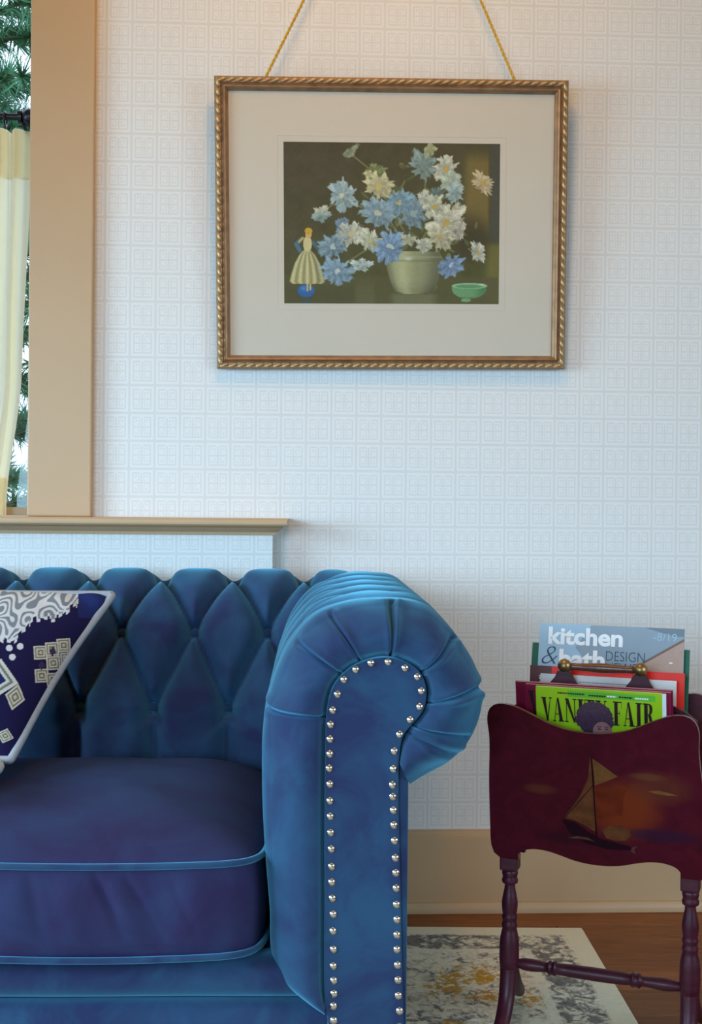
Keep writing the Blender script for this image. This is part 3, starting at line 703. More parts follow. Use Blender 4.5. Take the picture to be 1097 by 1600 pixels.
pw2 = pillow('throw_pillow', [(-.80, -.645, .452), (-.459, -.645, .452), (-.459, -.80, .452), (-.80, -.80, .452)], .026, 40, 30, MAT['white_cloth'], MAT['white_cloth'], 'white_cloth', .01, .011, None, (0, 0, 1))
tag(pw2, 'plain white cushion lying flat on the seat at the left frame edge', 'pillow')

# ================================================================== FRAMED PICTURE
FW, FH = .746, .606
pic = tag(empty('framed_picture', (.2134, -.055, 1.4689), (.083, -.0135, 0)), 'gold framed floral still life print with a wide cream mat, hung by a cord', 'picture')
prof = [(0, .020), (0, .006), (.003, .003), (.0125, .003), (.0145, .0055), (.0165, .004), (.0195, -.001), (.0225, .000), (.0245, .004), (.0275, .0075), (.0285, .012), (.0285, .020)]  # inset, depth
def frame_side(a, b, nm):
    a = np.array(a, float); b = np.array(b, float); mb = MB(); n_ = len(prof); V = []
    for e in (a, b):
        for (ins, d) in prof:
            V.append(((abs(e[0]) - ins) * np.sign(e[0]), d, (abs(e[1]) - ins) * np.sign(e[1])))
    mb.add(V, [(i, i + 1, i + 1 + n_, i + n_) for i in range(n_ - 1)])
    return mb.build(nm, 'gold2', pic)
cs = [(-FW/2, FH/2), (FW/2, FH/2), (FW/2, -FH/2), (-FW/2, -FH/2)]
rails = [frame_side(cs[i], cs[(i + 1) % 4], 'frame_rail') for i in range(4)]
# ribbon-and-bead carving: one slanted bead after another on the outer edge
bd = MB(); k = 8; pr_ = [(.0004, -.0098), (.0030, -.0078), (.0042, -.003), (.0042, .003), (.0030, .0078), (.0004, .0098)]
bd.lathe(pr_, k, 'x'); bead0 = None
for i in range(4):
    a, b = np.array(cs[i]), np.array(cs[(i + 1) % 4]); L = np.linalg.norm(b - a); t = (b - a) / L; nrm = np.array([t[1], -t[0]])
    cnt = int((L - .012) / .0185); 
    for q in range(cnt):
        p = a + t * (.006 + (q + .5) * (L - .012) / cnt) + nrm * .0075
        ang = -math.atan2(t[1], t[0]) - .32
        if bead0 is None: bead0 = bd.build('bead', 'bead', rails[i], smooth=True); o = bead0
        else: o = instance(bead0, rails[i], (0, 0, 0))
        o.location = (p[0], .0028, p[1]); o.rotation_euler = (0, ang, 0)
mb = MB(); mb.box((-FW/2 + .02, .0125, -FH/2 + .02), (FW/2 - .02, .0165, FH/2 - .02)); mb.build('mat_board', 'mat', pic)
# plate mark pressed into the mat
AW, AH, AZ = .459, .336, .0035
mb = MB()
mb.tube([(x, .0126, z) for x, z in ((-AW/2-.013, AZ+AH/2+.013), (AW/2+.013, AZ+AH/2+.013), (AW/2+.013, AZ-AH/2-.013), (-AW/2-.013, AZ-AH/2-.013))], .0006, 6, closed=True); mb.build('plate_mark', 'mat', pic)
mb = MB(); mb.box((-FW/2 + .022, .0165, -FH/2 + .022), (FW/2 - .022, .0195, FH/2 - .022)); MAT['card'] = simple('backing_card', (.2, .14, .08), .9); mb.build('backing_board', 'card', pic)
mb = MB(); mb.box((-FW/2 + .027, .0088, -FH/2 + .027), (FW/2 - .027, .0100, FH/2 - .027)); mb.build('glass_pane', 'glass', pic)

def paint_art(nx, ny):
    x = np.linspace(38, 1045, nx)[None, :].repeat(ny, 0); y = np.linspace(52, 808, ny)[:, None].repeat(nx, 1)
    rg = np.random.default_rng(5)
    def soft(k):
        g = rg.normal(0, 1, (ny // k + 3, nx // k + 3)); yi = np.linspace(0, g.shape[0] - 1.01, ny); xi = np.linspace(0, g.shape[1] - 1.01, nx)
        y0 = yi.astype(int); x0 = xi.astype(int); fy = (yi - y0)[:, None]; fx = (xi - x0)[None, :]
        return (g[y0][:, x0] * (1 - fy) * (1 - fx) + g[y0 + 1][:, x0] * fy * (1 - fx) + g[y0][:, x0 + 1] * (1 - fy) * fx + g[y0 + 1][:, x0 + 1] * fy * fx)
    img = np.zeros((ny, nx, 3))
    C = lambda *c: np.array(c, float)
    def lay(mask, col):
        nonlocal img
        img = img * (1 - mask[..., None]) + np.asarray(col) * mask[..., None]
    base = C(84, 76, 60) + (x / 1045)[..., None] * C(2, 4, -6) + ((y - 52) / 756)[..., None] * C(4, 10, -6)
    img = base + soft(16)[..., None] * 2.5 + soft(5)[..., None] * 1.2
    lay(sstep(860, 905, x) * sstep(1000, 985, x) * sstep(520, 400, y) * sstep(60, 160, y), C(124, 108, 62))
    lay(sstep(995, 1005, x) * sstep(540, 500, y) * .7, C(82, 82, 76))
    lay(sstep(960, 1010, x) * sstep(510, 540, y), C(116, 110, 60))
    lay(np.exp(-(((x - 910) / 90.) ** 2 + ((y - 500) / 120.) ** 2) ** 2) * .75, C(70, 62, 44))
    lay(sstep(672, 690, y) * .85, C(96, 92, 60)); lay(sstep(690, 760, y) * sstep(500, 300, x) * .6, C(84, 82, 54))
    lay(sstep(360, 380, x) * sstep(470, 450, x) * sstep(670, 760, y) * .35, C(124, 120, 86))
    lay(sstep(515, 570, x) * sstep(775, 720, x) * sstep(752, 770, y) * .55, C(134, 134, 98))
    # stems
    def line(x0, y0, x1, y1, wd, col, al=.9):
        dx, dy = x1 - x0, y1 - y0; L2 = dx * dx + dy * dy; t = np.clip(((x - x0) * dx + (y - y0) * dy) / L2, 0, 1)
        d = np.hypot(x - x0 - t * dx, y - y0 - t * dy); lay(sstep(wd + 2, wd - 1, d) * al, col)
    st = C(128, 128, 82)
    for a in ((360, 115, 430, 170), (335, 315, 430, 375), (230, 365, 270, 340), (320, 620, 420, 555), (745, 540, 790, 615), (900, 545, 935, 570), (700, 200, 690, 300), (800, 260, 730, 330), (560, 400, 600, 470), (620, 280, 640, 420), (470, 280, 530, 330), (540, 430, 570, 480), (830, 560, 760, 520), (870, 430, 800, 480), (600, 230, 560, 300)): line(*a, 3.2, st)
    # leaves
    for k in range(90):
        cx = rg.normal(640, 110); cy = rg.normal(410, 95); a = rg.uniform(0, 3.14); lx, ly = rg.uniform(14, 34), rg.uniform(5, 11)
        u_ = (x - cx) * math.cos(a) + (y - cy) * math.sin(a); v_ = -(x - cx) * math.sin(a) + (y - cy) * math.cos(a)
        lay(sstep(1.15, .8, (u_ / lx) ** 2 + (v_ / ly) ** 2) * .75, C(112, 116, 72) + rg.normal(0, 12))
    # vase
    prof_y = np.array([560, 575, 592, 606, 640, 690, 730, 750, 760]); prof_w = np.array([112, 122, 132, 134, 128, 116, 100, 88, 60])
    hw = np.interp(y, prof_y, prof_w, left=0, right=0); xr = (x - 645) / np.maximum(hw, 1)
    inside = sstep(1.02, .97, np.abs(xr)) * (y > 558) * (y < 760)
    sh = 1.02 + .22 * np.exp(-((xr + .45) / .35) ** 2) - .28 * sstep(.2, 1, xr) - .2 * sstep(-.7, -1, xr) - .10 * sstep(690, 760, y)
    lay(inside, C(146, 146, 108) * sh[..., None]); lay(inside * np.exp(-((y - 604) / 4.) ** 2) * .5, C(108, 106, 76)); lay(inside * np.exp(-((y - 586) / 4.) ** 2) * .4, C(180, 182, 150))
    lay(np.exp(-(((x - 618) / 16.) ** 2 + ((y - 594) / 9.) ** 2)) * .9, C(205, 212, 190))
    # green bowl
    bx = (x - 905) / 82.; by = (y - 735) / 48.
    lay(((bx ** 2 + by ** 2) < 1) * (y > 722) * sstep(790, 770, y), C(112, 158, 110) - 26 * sstep(.1, .9, bx)[..., None]); lay(sstep(1.1, .9, ((x - 907) / 84.) ** 2 + ((y - 722) / 14.) ** 2), C(150, 190, 140)); lay(sstep(1.1, .9, ((x - 905) / 66.) ** 2 + ((y - 724) / 9.) ** 2), C(104, 150, 104))
    lay(np.exp(-(((x - 965) / 14.) ** 2 + ((y - 716) / 4.) ** 2)), C(205, 225, 195)); lay(sstep(1.1, .8, ((x - 890) / 24.) ** 2 + ((y - 790) / 9.) ** 2), C(120, 165, 115))
    # figurine in a wide skirt
    lay(sstep(1.1, .9, ((x - 140) / 40.) ** 2 + ((y - 748) / 30.) ** 2), C(58, 104, 160)); lay(np.exp(-(((x - 128) / 12.) ** 2 + ((y - 738) / 10.) ** 2)) * .6, C(110, 160, 205)); lay(sstep(112, 116, x) * sstep(168, 164, x) * sstep(776, 790, y) * .5, C(60, 84, 100))
    lay(sstep(5, 3, np.abs(x - 146)) * (y > 700) * (y < 750), C(205, 180, 120)); lay(sstep(5, 3, np.abs(x - 160)) * (y > 700) * (y < 746), C(205, 180, 120))
    sw = np.interp(y, [555, 580, 620, 670, 705, 716], [14, 38, 60, 76, 84, 70], left=0, right=0); sk = sstep(1.03, .95, np.abs(x - 146) / np.maximum(sw, 1)) * (y > 552) * (y < 716)
    fold = .88 + .14 * np.cos((x - 146) / np.maximum(sw, 1) * 15) - .12 * sstep(.2, 1, (x - 146) / np.maximum(sw, 1))
    lay(sk, C(206, 196, 140) * fold[..., None])
    line(118, 505, 95, 530, 9, C(84, 118, 128)); line(95, 530, 112, 560, 9, C(84, 124, 140)); line(172, 520, 200, 552, 8, C(84, 118, 128), .8); line(196, 552, 225, 560, 6, C(80, 110, 122), .7)
    line(125, 500, 108, 518, 5, C(212, 180, 110)); lay(sstep(1.1, .9, ((x - 147) / 20.) ** 2 + ((y - 528) / 38.) ** 2), C(214, 198, 140))
    lay(sstep(1.1, .85, ((x - 152) / 15.) ** 2 + ((y - 482) / 19.) ** 2), C(216, 176, 112)); lay(sstep(1.1, .85, ((x - 152) / 18.) ** 2 + ((y - 467) / 16.) ** 2), C(206, 166, 58))
    wob1, wob2 = soft(6), soft(6)
    # flowers
    def flower(cx, cy, r, col, cen, npet, asp=1.0, rot=0.0, ragged=.12, al=.95, duo=None):
        u_ = (x - cx) * math.cos(rot) + (y - cy) * math.sin(rot); v_ = (-(x - cx) * math.sin(rot) + (y - cy) * math.cos(rot)) / asp
        u_ = u_ + r * .10 * wob1; v_ = v_ + r * .10 * wob2; r = r * 1.15; rr = np.hypot(u_, v_); an = np.arctan2(v_, u_); ph = rg.uniform(0, 6)
        out = r * (.88 + .13 * np.cos(npet * an + ph) + ragged * np.sin(2 * an + ph * 2) + ragged * .7 * np.sin(17 * an + ph))
        shd = .88 + .07 * np.cos(npet * an + ph) * sstep(0, .6, rr / r) + .10 * sstep(.2, .9, rr / r) + .05 * np.cos(3 * npet * an) - .14 * sstep(-.3, .9, v_ / r * .8 + u_ / r * .3) + .05 * soft(4)
        c_ = np.asarray(col, float)
        if duo is not None: c_ = c_ + (np.asarray(duo, float) - c_) * sstep(-.6, .6, (u_ + v_) / r)[..., None]
        lay(sstep(1.06, .92, rr / np.maximum(out, 1)) * al, np.clip(c_ * shd[..., None], 0, 235))
        if cen is not None: lay(sstep(1.15, .7, rr / (r * .22)) * .85, cen)
    B1, B2, W1, W2, CR = C(140, 164, 172), C(120, 150, 178), C(206, 206, 184), C(196, 208, 198), C(214, 206, 160)
    yc, gc = C(196, 164, 84), C(190, 196, 160)
    for a in ((685, 150, 62, C(150, 172, 162), None, 7), (718, 85, 28, C(186, 190, 140), None, 5), (350, 92, 36, C(158, 166, 132), None, 3, .6, 2.4), (462, 190, 44, C(140, 150, 96), None, 4), (430, 200, 18, CR, None, 4), (595, 160, 26, C(116, 116, 80), None, 3, .5, .1), (745, 290, 34, C(120, 140, 130), None, 5), (480, 250, 62, CR, C(206, 186, 110), 7), (312, 298, 64, C(176, 198, 196), C(214, 214, 180), 6), (212, 385, 42, W1, None, 5, .9, .5, .12, .95, C(160, 184, 176)), (640, 380, 66, B1, C(160, 176, 170), 9), (575, 332, 60, C(140, 172, 184), C(204, 190, 120), 9), (475, 378, 70, C(152, 178, 186), C(208, 202, 170), 9), (315, 450, 40, C(128, 154, 172), None, 5), (352, 478, 56, W1, C(206, 190, 130), 6, 1.1, 1.2), (385, 500, 24, W1, None, 5), (438, 512, 50, C(210, 210, 180), C(190, 190, 120), 6), (262, 540, 58, B1, C(190, 206, 196), 8), (284, 656, 66, C(146, 174, 190), C(206, 210, 200), 9), (532, 538, 70, B2 + 20, C(196, 206, 190), 10), (400, 624, 44, W2, None, 5, .75), (790, 170, 56, W1, yc, 7), (815, 232, 50, C(190, 200, 176), None, 6), (832, 282, 42, C(178, 198, 192), None, 6), (740, 348, 54, C(206, 206, 176), yc, 6), (690, 305, 30, W1, None, 4), (850, 365, 40, C(210, 206, 176), None, 4, .7, 2.0), (795, 425, 78, C(216, 212, 186), yc, 7), (856, 465, 42, C(196, 190, 166), None, 4, .7, 1.7), (768, 495, 56, C(206, 200, 164), C(196, 156, 70), 7), (690, 530, 42, W1, C(170, 170, 120), 5, .7), (618, 505, 30, C(190, 190, 160), None, 5), (965, 235, 62, C(222, 200, 158), C(206, 160, 60), 4, .55, .5, .2), (945, 560, 52, W1, C(200, 160, 70), 4, .55, 1.25), (820, 628, 62, C(136, 160, 188), C(190, 206, 220), 8, .7, 2.3)):
        flower(*a)
    img = img * (1 + .02 * soft(2)[..., None])
    return np.clip(img, 0, 255)
nx, ny = 400, 300
art = paint_art(nx, ny)
xs = np.linspace(-AW / 2, AW / 2, nx); zs = np.linspace(AZ + AH / 2, AZ - AH / 2, ny); X, Z = np.meshgrid(xs, zs)
MAT['print'] = attr_mat('art_print', .7, .2)
ao = grid_obj('still_life_print', np.stack([X, np.full_like(X, .0121), Z], -1), MAT['print'], pic); setcol(ao, art.reshape(-1, 3))
# twisted cord up to a wall hook
hook = np.array([.222, -.014, 2.371]); inv = (Matrix.Translation((.2134, -.055, 1.4689)) @ Matrix.Rotation(-.0135, 4, 'Y') @ Matrix.Rotation(.083, 4, 'X')).inverted()
hl = np.array(inv @ Vector(hook)); mb = MB()
for ax in (-.268, .261):
    A = np.array([ax, .012, FH / 2 - .004]); Bv = hl - A; L = np.linalg.norm(Bv); d = Bv / L
    e1 = np.cross(d, (0, 1, 0)); e1 /= np.linalg.norm(e1); e2 = np.cross(d, e1)
    for phs in (0, math.pi):
        pts = [A + d * (L * t) + .0017 * (math.cos(2 * math.pi * t * L / .022 + phs) * e1 + math.sin(2 * math.pi * t * L / .022 + phs) * e2) for t in np.linspace(0, 1, 230)]
        mb.tube(pts, .0019, 6)
mb.build('hanging_cord', 'cord', pic, smooth=True)
mb = MB(); mb.tube([tuple(hl + np.array(p)) for p in ((0, .012, .004), (0, .0, .004), (0, -.006, .0), (0, -.008, .008))], .0025, 8); mb.lathe([(.012, -.004), (.014, 0), (.012, .004)], 14, 'z', tuple(hl + np.array((0, .008, .014)))); mb.build('hook', 'brass', pic, smooth=True)

# ================================================================== MAGAZINE RACK
RC = (.4955, -.7127, 0); RA = math.radians(-24)
rack = tag(empty('magazine_rack', RC, (0, 0, RA)), 'dark mahogany magazine rack with a painted sailing ship, turned legs and carrying handle', 'magazine rack')
def painted_mahogany():
    m, n, l, p = nt('painted_mahogany')
    t = n.new('ShaderNodeTexCoord'); s = n.new('ShaderNodeSeparateXYZ'); l.new(t.outputs['Object'], s.inputs[0])
    M = lambda op, a, b=None: math_node(n, l, op, a, b)
    f = noise(n, l, t.outputs['Object'], 40, 6, .6, .8); g = noise(n, l, t.outputs['Object'], 11, 3, .5, .6)
    c = ramp(n, l, f, [(.3, (.046, .0026, .0085, 1)), (.7, (.074, .0046, .0125, 1))])
    for (cx, cz, rx, rz, col, al) in ((.045, .415, .060, .055, (.17, .026, .005, 1), .85), (.10, .455, .055, .030, (.12, .028, .012, 1), .55), (-.075, .435, .030, .010, (.12, .035, .012, 1), .5), (.085, .470, .030, .007, (.13, .045, .018, 1), .6), (.10, .375, .06, .012, (.020, .006, .022, 1), .7), (-.04, .355, .06, .014, (.018, .003, .008, 1), .6)):
        dx = M('DIVIDE', M('SUBTRACT', s.outputs[0], cx), rx); dz = M('DIVIDE', M('SUBTRACT', s.outputs[2], cz), rz)
        r = M('ADD', M('ADD', M('MULTIPLY', dx, dx), M('MULTIPLY', dz, dz)), M('MULTIPLY', M('SUBTRACT', g, .5), 1.6))
        mr = n.new('ShaderNodeMapRange'); mr.interpolation_type = 'SMOOTHSTEP'; l.new(r, mr.inputs[0]); mr.inputs[1].default_value = 1.25; mr.inputs[2].default_value = .05
        c = mixc(n, l, M('MULTIPLY', mr.outputs[0], al), c, col)
    l.new(c, p.inputs['Base Color']); p.inputs['Roughness'].default_value = .55; p.inputs['Specular IOR Level'].default_value = .08
    return m
MAT['mah_paint'] = painted_mahogany()
L_ = [(-.1655, .345), (-.1600, .440), (-.1535, .520), (-.1540, .5480), (-.1500, .5610), (-.1410, .5690), (-.1282, .5712), (-.1140, .5692), (-.1000, .5640), (-.0800, .5545), (-.0600, .5450), (-.0350, .5370), (-.0150, .5335), (.002, .5325)]
out = [tuple(p) for p in spline(L_, 46)]
top_ = out + [(.004 - (a - .004), b) for a, b in out[-2::-1]]
B_ = [(.130, .3073), (.1305, .316), (.124, .3235), (.110, .3285), (.085, .3288), (.062, .3235), (.042, .3175), (.020, .3140), (.004, .3132)]
bt_ = [tuple(p) for p in spline(B_, 30)]
bot_ = [(.1740, .330), (.1700, .316), (.1600, .3073)] + bt_ + [(.004 - (a - .004), b) for a, b in bt_[-2::-1]] + [(-.1520, .3073), (-.1620, .316), (-.1655, .330)]
outline = top_ + bot_
TH = .011
def slab(sg):
    fn = lambda a, z, d: (a, sg * (.03 + .353 * (z - .315)) + d, z)
    mb = MB(); n_ = len(outline); V = [fn(a, z, 0) for a, z in outline] + [fn(a, z, -sg * TH) for a, z in outline]
    mb.add(V, [tuple(range(n_)), tuple(range(2*n_-1, n_-1, -1))], 0)
    o_ = len(mb.v) - 2 * n_; mb.f += [(i, i + n_, (i + 1) % n_ + n_, (i + 1) % n_) for i in range(n_)]; mb.mi += [1] * n_
    return mb
fp = slab(-1).build('side_panel', ['mah_paint', 'mahogany_edge'], rack); fp['label'] = 'front panel painted with a sailing ship'
slab(1).build('side_panel', ['mahogany', 'mahogany_edge'], rack)
# painted ship, thin paint on the front panel
fpt = lambda a, z, d: (a, -(.03 + .353 * (z - .315)) - d, z)
def paintpoly(mbx, poly, m, d=.0006):
    mbx.add([fpt(a, z, d) for a, z in poly], [tuple(range(len(poly)))], m)
MAT['sail'] = simple('sail_paint', (.150, .060, .018), .5, .25, 60, spec=.06); MAT['sail2'] = simple('sail_paint_dim', (.110, .036, .013), .5, .3, 60, spec=.06)
MAT['hull'] = simple('hull_paint', (.016, .0030, .007), .6, spec=.05); MAT['wave'] = simple('wave_paint', (.085, .030, .026), .5, .3, 60, spec=.06)
sh = MB()
paintpoly(sh, [(.0050, .4930), (.0160, .4860), (.0300, .4755), (.0425, .4670), (.0310, .4610), (.0190, .4545), (.0070, .4490)], 0)
paintpoly(sh, [(.0020, .4960), (.0040, .4960), (.0045, .447), (.0035, .372), (-.0010, .3735), (-.0120, .3800), (-.0270, .3870), (-.0440, .3895), (-.0330, .4050), (-.0150, .4330), (-.003, .460)], 1)
paintpoly(sh, [(.0045, .4420), (.0240, .4450), (.0420, .4520), (.0560, .4530), (.0480, .4300), (.0470, .4050), (.0300, .3960), (.0060, .3890)], 4, .0005)
paintpoly(sh, [(.014, .3760), (.026, .3840), (.044, .3850), (.056, .3800), (.058, .3700), (.050, .3620), (.036, .3590), (.020, .3620)], 1)
paintpoly(sh, [(.0028, .497), (.0046, .497), (.0066, .352), (.0042, .352)], 2, .0009)
paintpoly(sh, [(-.0435, .3893), (-.042, .3893), (.004, .4480), (.0026, .4480)], 2, .0009)
paintpoly(sh, [(-.048, .386), (-.028, .384), (-.008, .370), (.010, .360), (.055, .352), (.058, .346), (.02, .343), (-.012, .350), (-.036, .364)], 2, .0008)
paintpoly(sh, [(.0850, .4475), (.1020, .4500), (.1200, .4470), (.1320, .4440), (.1150, .4430), (.0980, .4440)], 0)
paintpoly(sh, [(.0560, .3450), (.0600, .3520), (.0680, .3550), (.0660, .3520), (.0620, .3480), (.0640, .3400)], 3, .001)
paintpoly(sh, [(-.040, .3560), (-.025, .3610), (-.008, .3600), (.002, .3540), (-.010, .3560), (-.026, .3560)], 3, .001)
MAT['red_sail'] = simple('red_sail_paint', (.125, .018, .006), .5, .25, 50, spec=.06)
sh.build('ship_painting', ['sail', 'sail2', 'hull', 'wave', 'red_sail'], fp)
# divider with two ears, knobs, turned handle
ears = []
def ear(c): return [(c - .036, .572), (c - .024, .590), (c - .015, .601), (c - .0105, .611), (c + .0105, .611), (c + .014, .601), (c + .022, .590), (c + .034, .572)]
dv = [(-.145, .3370), (-.145, .545), (-.125, .560)] + ear(-.0565) + ear(.0630) + [(.130, .560), (.150, .545), (.150, .3370)]
mb = MB(); mb.prism(dv, -.0045, .0045, lambda a, b, d: (a, d, b)); div = mb.build('divider', 'mahogany', rack, bevel=.0012)
mb = MB(); mb.lathe([(.0052, -.052), (.0062, -.046), (.0055, -.040), (.0068, -.020), (.0080, .0), (.0068, .020), (.0055, .040), (.0062, .046), (.0052, .052)], 18, 'x', (.00325, 0, .6185)); hd = mb.build('handle', 'handle_wood', rack, smooth=True)
for c in (-.0565, .0630):
    mb = MB(); mb.lathe([(.0005, .0108)] + [(.0112 * math.cos(a), .0108 * math.sin(a)) for a in np.linspace(1.4, -1.4, 13)] + [(.0005, -.0108)], 20, 'z', (c, 0, .6195)); mb.build('knob', 'brass', hd, smooth=True)
mb = MB(); mb.box((-.150, -.0255, .3300), (.155, .0255, .3368)); mb.build('bottom_board', 'mahogany', rack, bevel=.002)
for sx in (-1, 1):
    u0 = .1425 * sx
    mb = MB(); mb.box((u0 - .0145, -.0145, .283), (u0 + .0145, .0145, .3298)); mb.build('corner_block', 'mahogany', rack, bevel=.003)
    mb = MB(); mb.lathe([(.009, .115), (.0150, .122), (.0160, .135), (.0160, .160), (.0152, .170), (.0128, .182), (.0116, .187), (.0124, .190), (.0128, .194), (.0112, .198), (.0112, .200), (.0126, .204), (.0126, .207), (.0110, .2105), (.0120, .214), (.0130, .224), (.0128, .232), (.0108, .243), (.0088, .252), (.0084, .2585), (.0126, .2615), (.0133, .266), (.0118, .270), (.0118, .272), (.0130, .276), (.0126, .281), (.010, .284)], 22, 'z', (u0, 0, 0)); mb.build('leg', 'mahogany', rack, smooth=True, sharp=.9)
    for sy in (-1, 1):
        fz = .0105 if sx < 0 else .004
        path = ((0, .150), (.005, .112), (.018, .072), (.042, .045), (.080, .026), (.125, fz + .010)) if sy < 0 else ((0, .150), (.012, .116), (.040, .086), (.085, .058), (.130, .034), (.170, fz + .010))
        kx = spline([(u0 + sx * .11 * w_ * w_ / .13, w_ * sy, z_) for w_, z_ in path], 24)
        mb = MB(); mb.tube(list(kx), list(np.linspace(.0145, .0105, 24)), 14, sx=.85); ft = mb.build('foot', 'mahogany', rack, smooth=True, sharp=.9)
mb = MB(); mb.lathe([(.0070, -.128), (.0095, -.118), (.0100, -.105), (.0092, -.096), (.0080, -.086), (.0078, -.080), (.0122, -.076), (.0098, -.072), (.0122, -.067), (.0088, -.063), (.0100, -.045), (.0106, 0), (.0100, .040), (.0088, .052), (.0122, .056), (.0098, .061), (.0122, .066), (.0078, .070), (.0080, .078), (.0095, .094), (.0100, .105), (.0085, .118), (.0070, .128)], 16, 'x', (0, 0, .131)); mb.build('stretcher', 'mahogany', rack, smooth=True, sharp=.9)

# ================================================================== MAGAZINES
def text_mesh(parent, s, a0, a1, h0, h1, mat, name='lettering', bold=0.0, d=-.0004, shear=0.0):
    cu = bpy.data.curves.new(name, 'FONT'); cu.body = s; cu.offset = bold; cu.shear = shear; cu.resolution_u = 4
    to = bpy.data.objects.new(name, cu); COL.objects.link(to); bpy.context.view_layer.update()
    me = bpy.data.meshes.new_from_object(to.evaluated_get(bpy.context.evaluated_depsgraph_get())); bpy.data.objects.remove(to)
    V = np.array([v.co[:] for v in me.vertices]); lo, hi = V.min(0), V.max(0)
    for v in me.vertices:
        v.co = (a0 + (v.co.x - lo[0]) / (hi[0] - lo[0]) * (a1 - a0), d, h0 + (v.co.y - lo[1]) / (hi[1] - lo[1]) * (h1 - h0))
    me.materials.clear(); me.materials.append(MAT[mat]); o = bpy.data.objects.new(name, me); COL.objects.link(o); o.parent = parent; return o
def flat(parent, name, polys, mats, d=-.0002):
    mb = MB()
    for k, (poly, m) in enumerate(polys): mb.add([(a, d - k * .00004, h) for a, h in poly], [tuple(range(len(poly)))], m)
    return mb.build(name, mats, parent)
ML = Matrix.Translation(RC) @ Matrix.Rotation(RA, 4, 'Z')
def magazine(name, u0, u1, zt, w0, s, th, cover, label, cat='magazine', zb=.3375, roll=0.0, pages='paper', group=None, pg=.0):
    """root at the bottom centre; local x across, z up the cover, front at y=0"""
    uc = (u0 + u1) / 2; pos = ML @ Vector((uc, w0 + s * (zb - .315), zb)); ang = -math.atan(s)
    r = empty(name, pos, (ang, roll, RA)); H_ = (zt - zb) / math.cos(ang); hw = (u1 - u0) / 2
    tag(r, label, cat, group)
    mb = MB(); mb.box((-hw + .001, .0004, .0008), (hw - .0005 + pg, th - .0004, H_ - .0006)); mb.build('pages', pages, r)
    mb = MB(); mb.box((-hw, 0, 0), (hw, .0004, H_)); mb.build('cover', cover, r)
    mb = MB(); mb.box((-hw, th - .0004, 0), (hw, th, H_)); mb.build('back_cover', cover, r)
    return r, hw, H_
def gloss(nm, c, var=.03): return simple(nm, c, .45, var, 25, spec=.25)
MAT['paper'] = simple('paper', srgb(222, 222, 220), .7, .02, 50)
MAT['vf_green'] = gloss('lime_cover', srgb(150, 190, 22)); MAT['vf_green2'] = gloss('green_cover_tint', srgb(96, 178, 52))
MAT['vf_red'] = gloss('crimson_cover', srgb(128, 14, 52), .2); MAT['ink'] = gloss('dark_ink', srgb(44, 18, 26)); MAT['white_ink'] = gloss('white_ink', srgb(238, 240, 240))
MAT['hair'] = simple('hair_print', srgb(66, 40, 62), .4, .4, 500); MAT['skin'] = gloss('skin_print', srgb(150, 104, 104), .15); MAT['eye'] = gloss('eye_print', srgb(60, 34, 40))
MAT['kb_blue'] = gloss('pale_blue_cover', srgb(160, 188, 206)); MAT['kb_grey'] = gloss('grey_cover', srgb(140, 156, 168)); MAT['kb_wood'] = wood('wood_print', srgb(168, 140, 124), srgb(186, 158, 142), (30, 2, 120), .45, 0); MAT['kb_edge'] = gloss('brown_print', srgb(120, 96, 86)); MAT['kb_dark'] = gloss('slate_ink', srgb(56, 74, 92)); MAT['kb_shade'] = gloss('slate_print', srgb(112, 126, 136))
MAT['air_brown'] = gloss('brown_cover', srgb(96, 50, 50), .15); MAT['air_red'] = gloss('red_cover', srgb(228, 40, 22)); MAT['folder'] = simple('green_folder', srgb(18, 104, 76), .5); MAT['grey_ink'] = gloss('grey_ink', srgb(130, 140, 160))

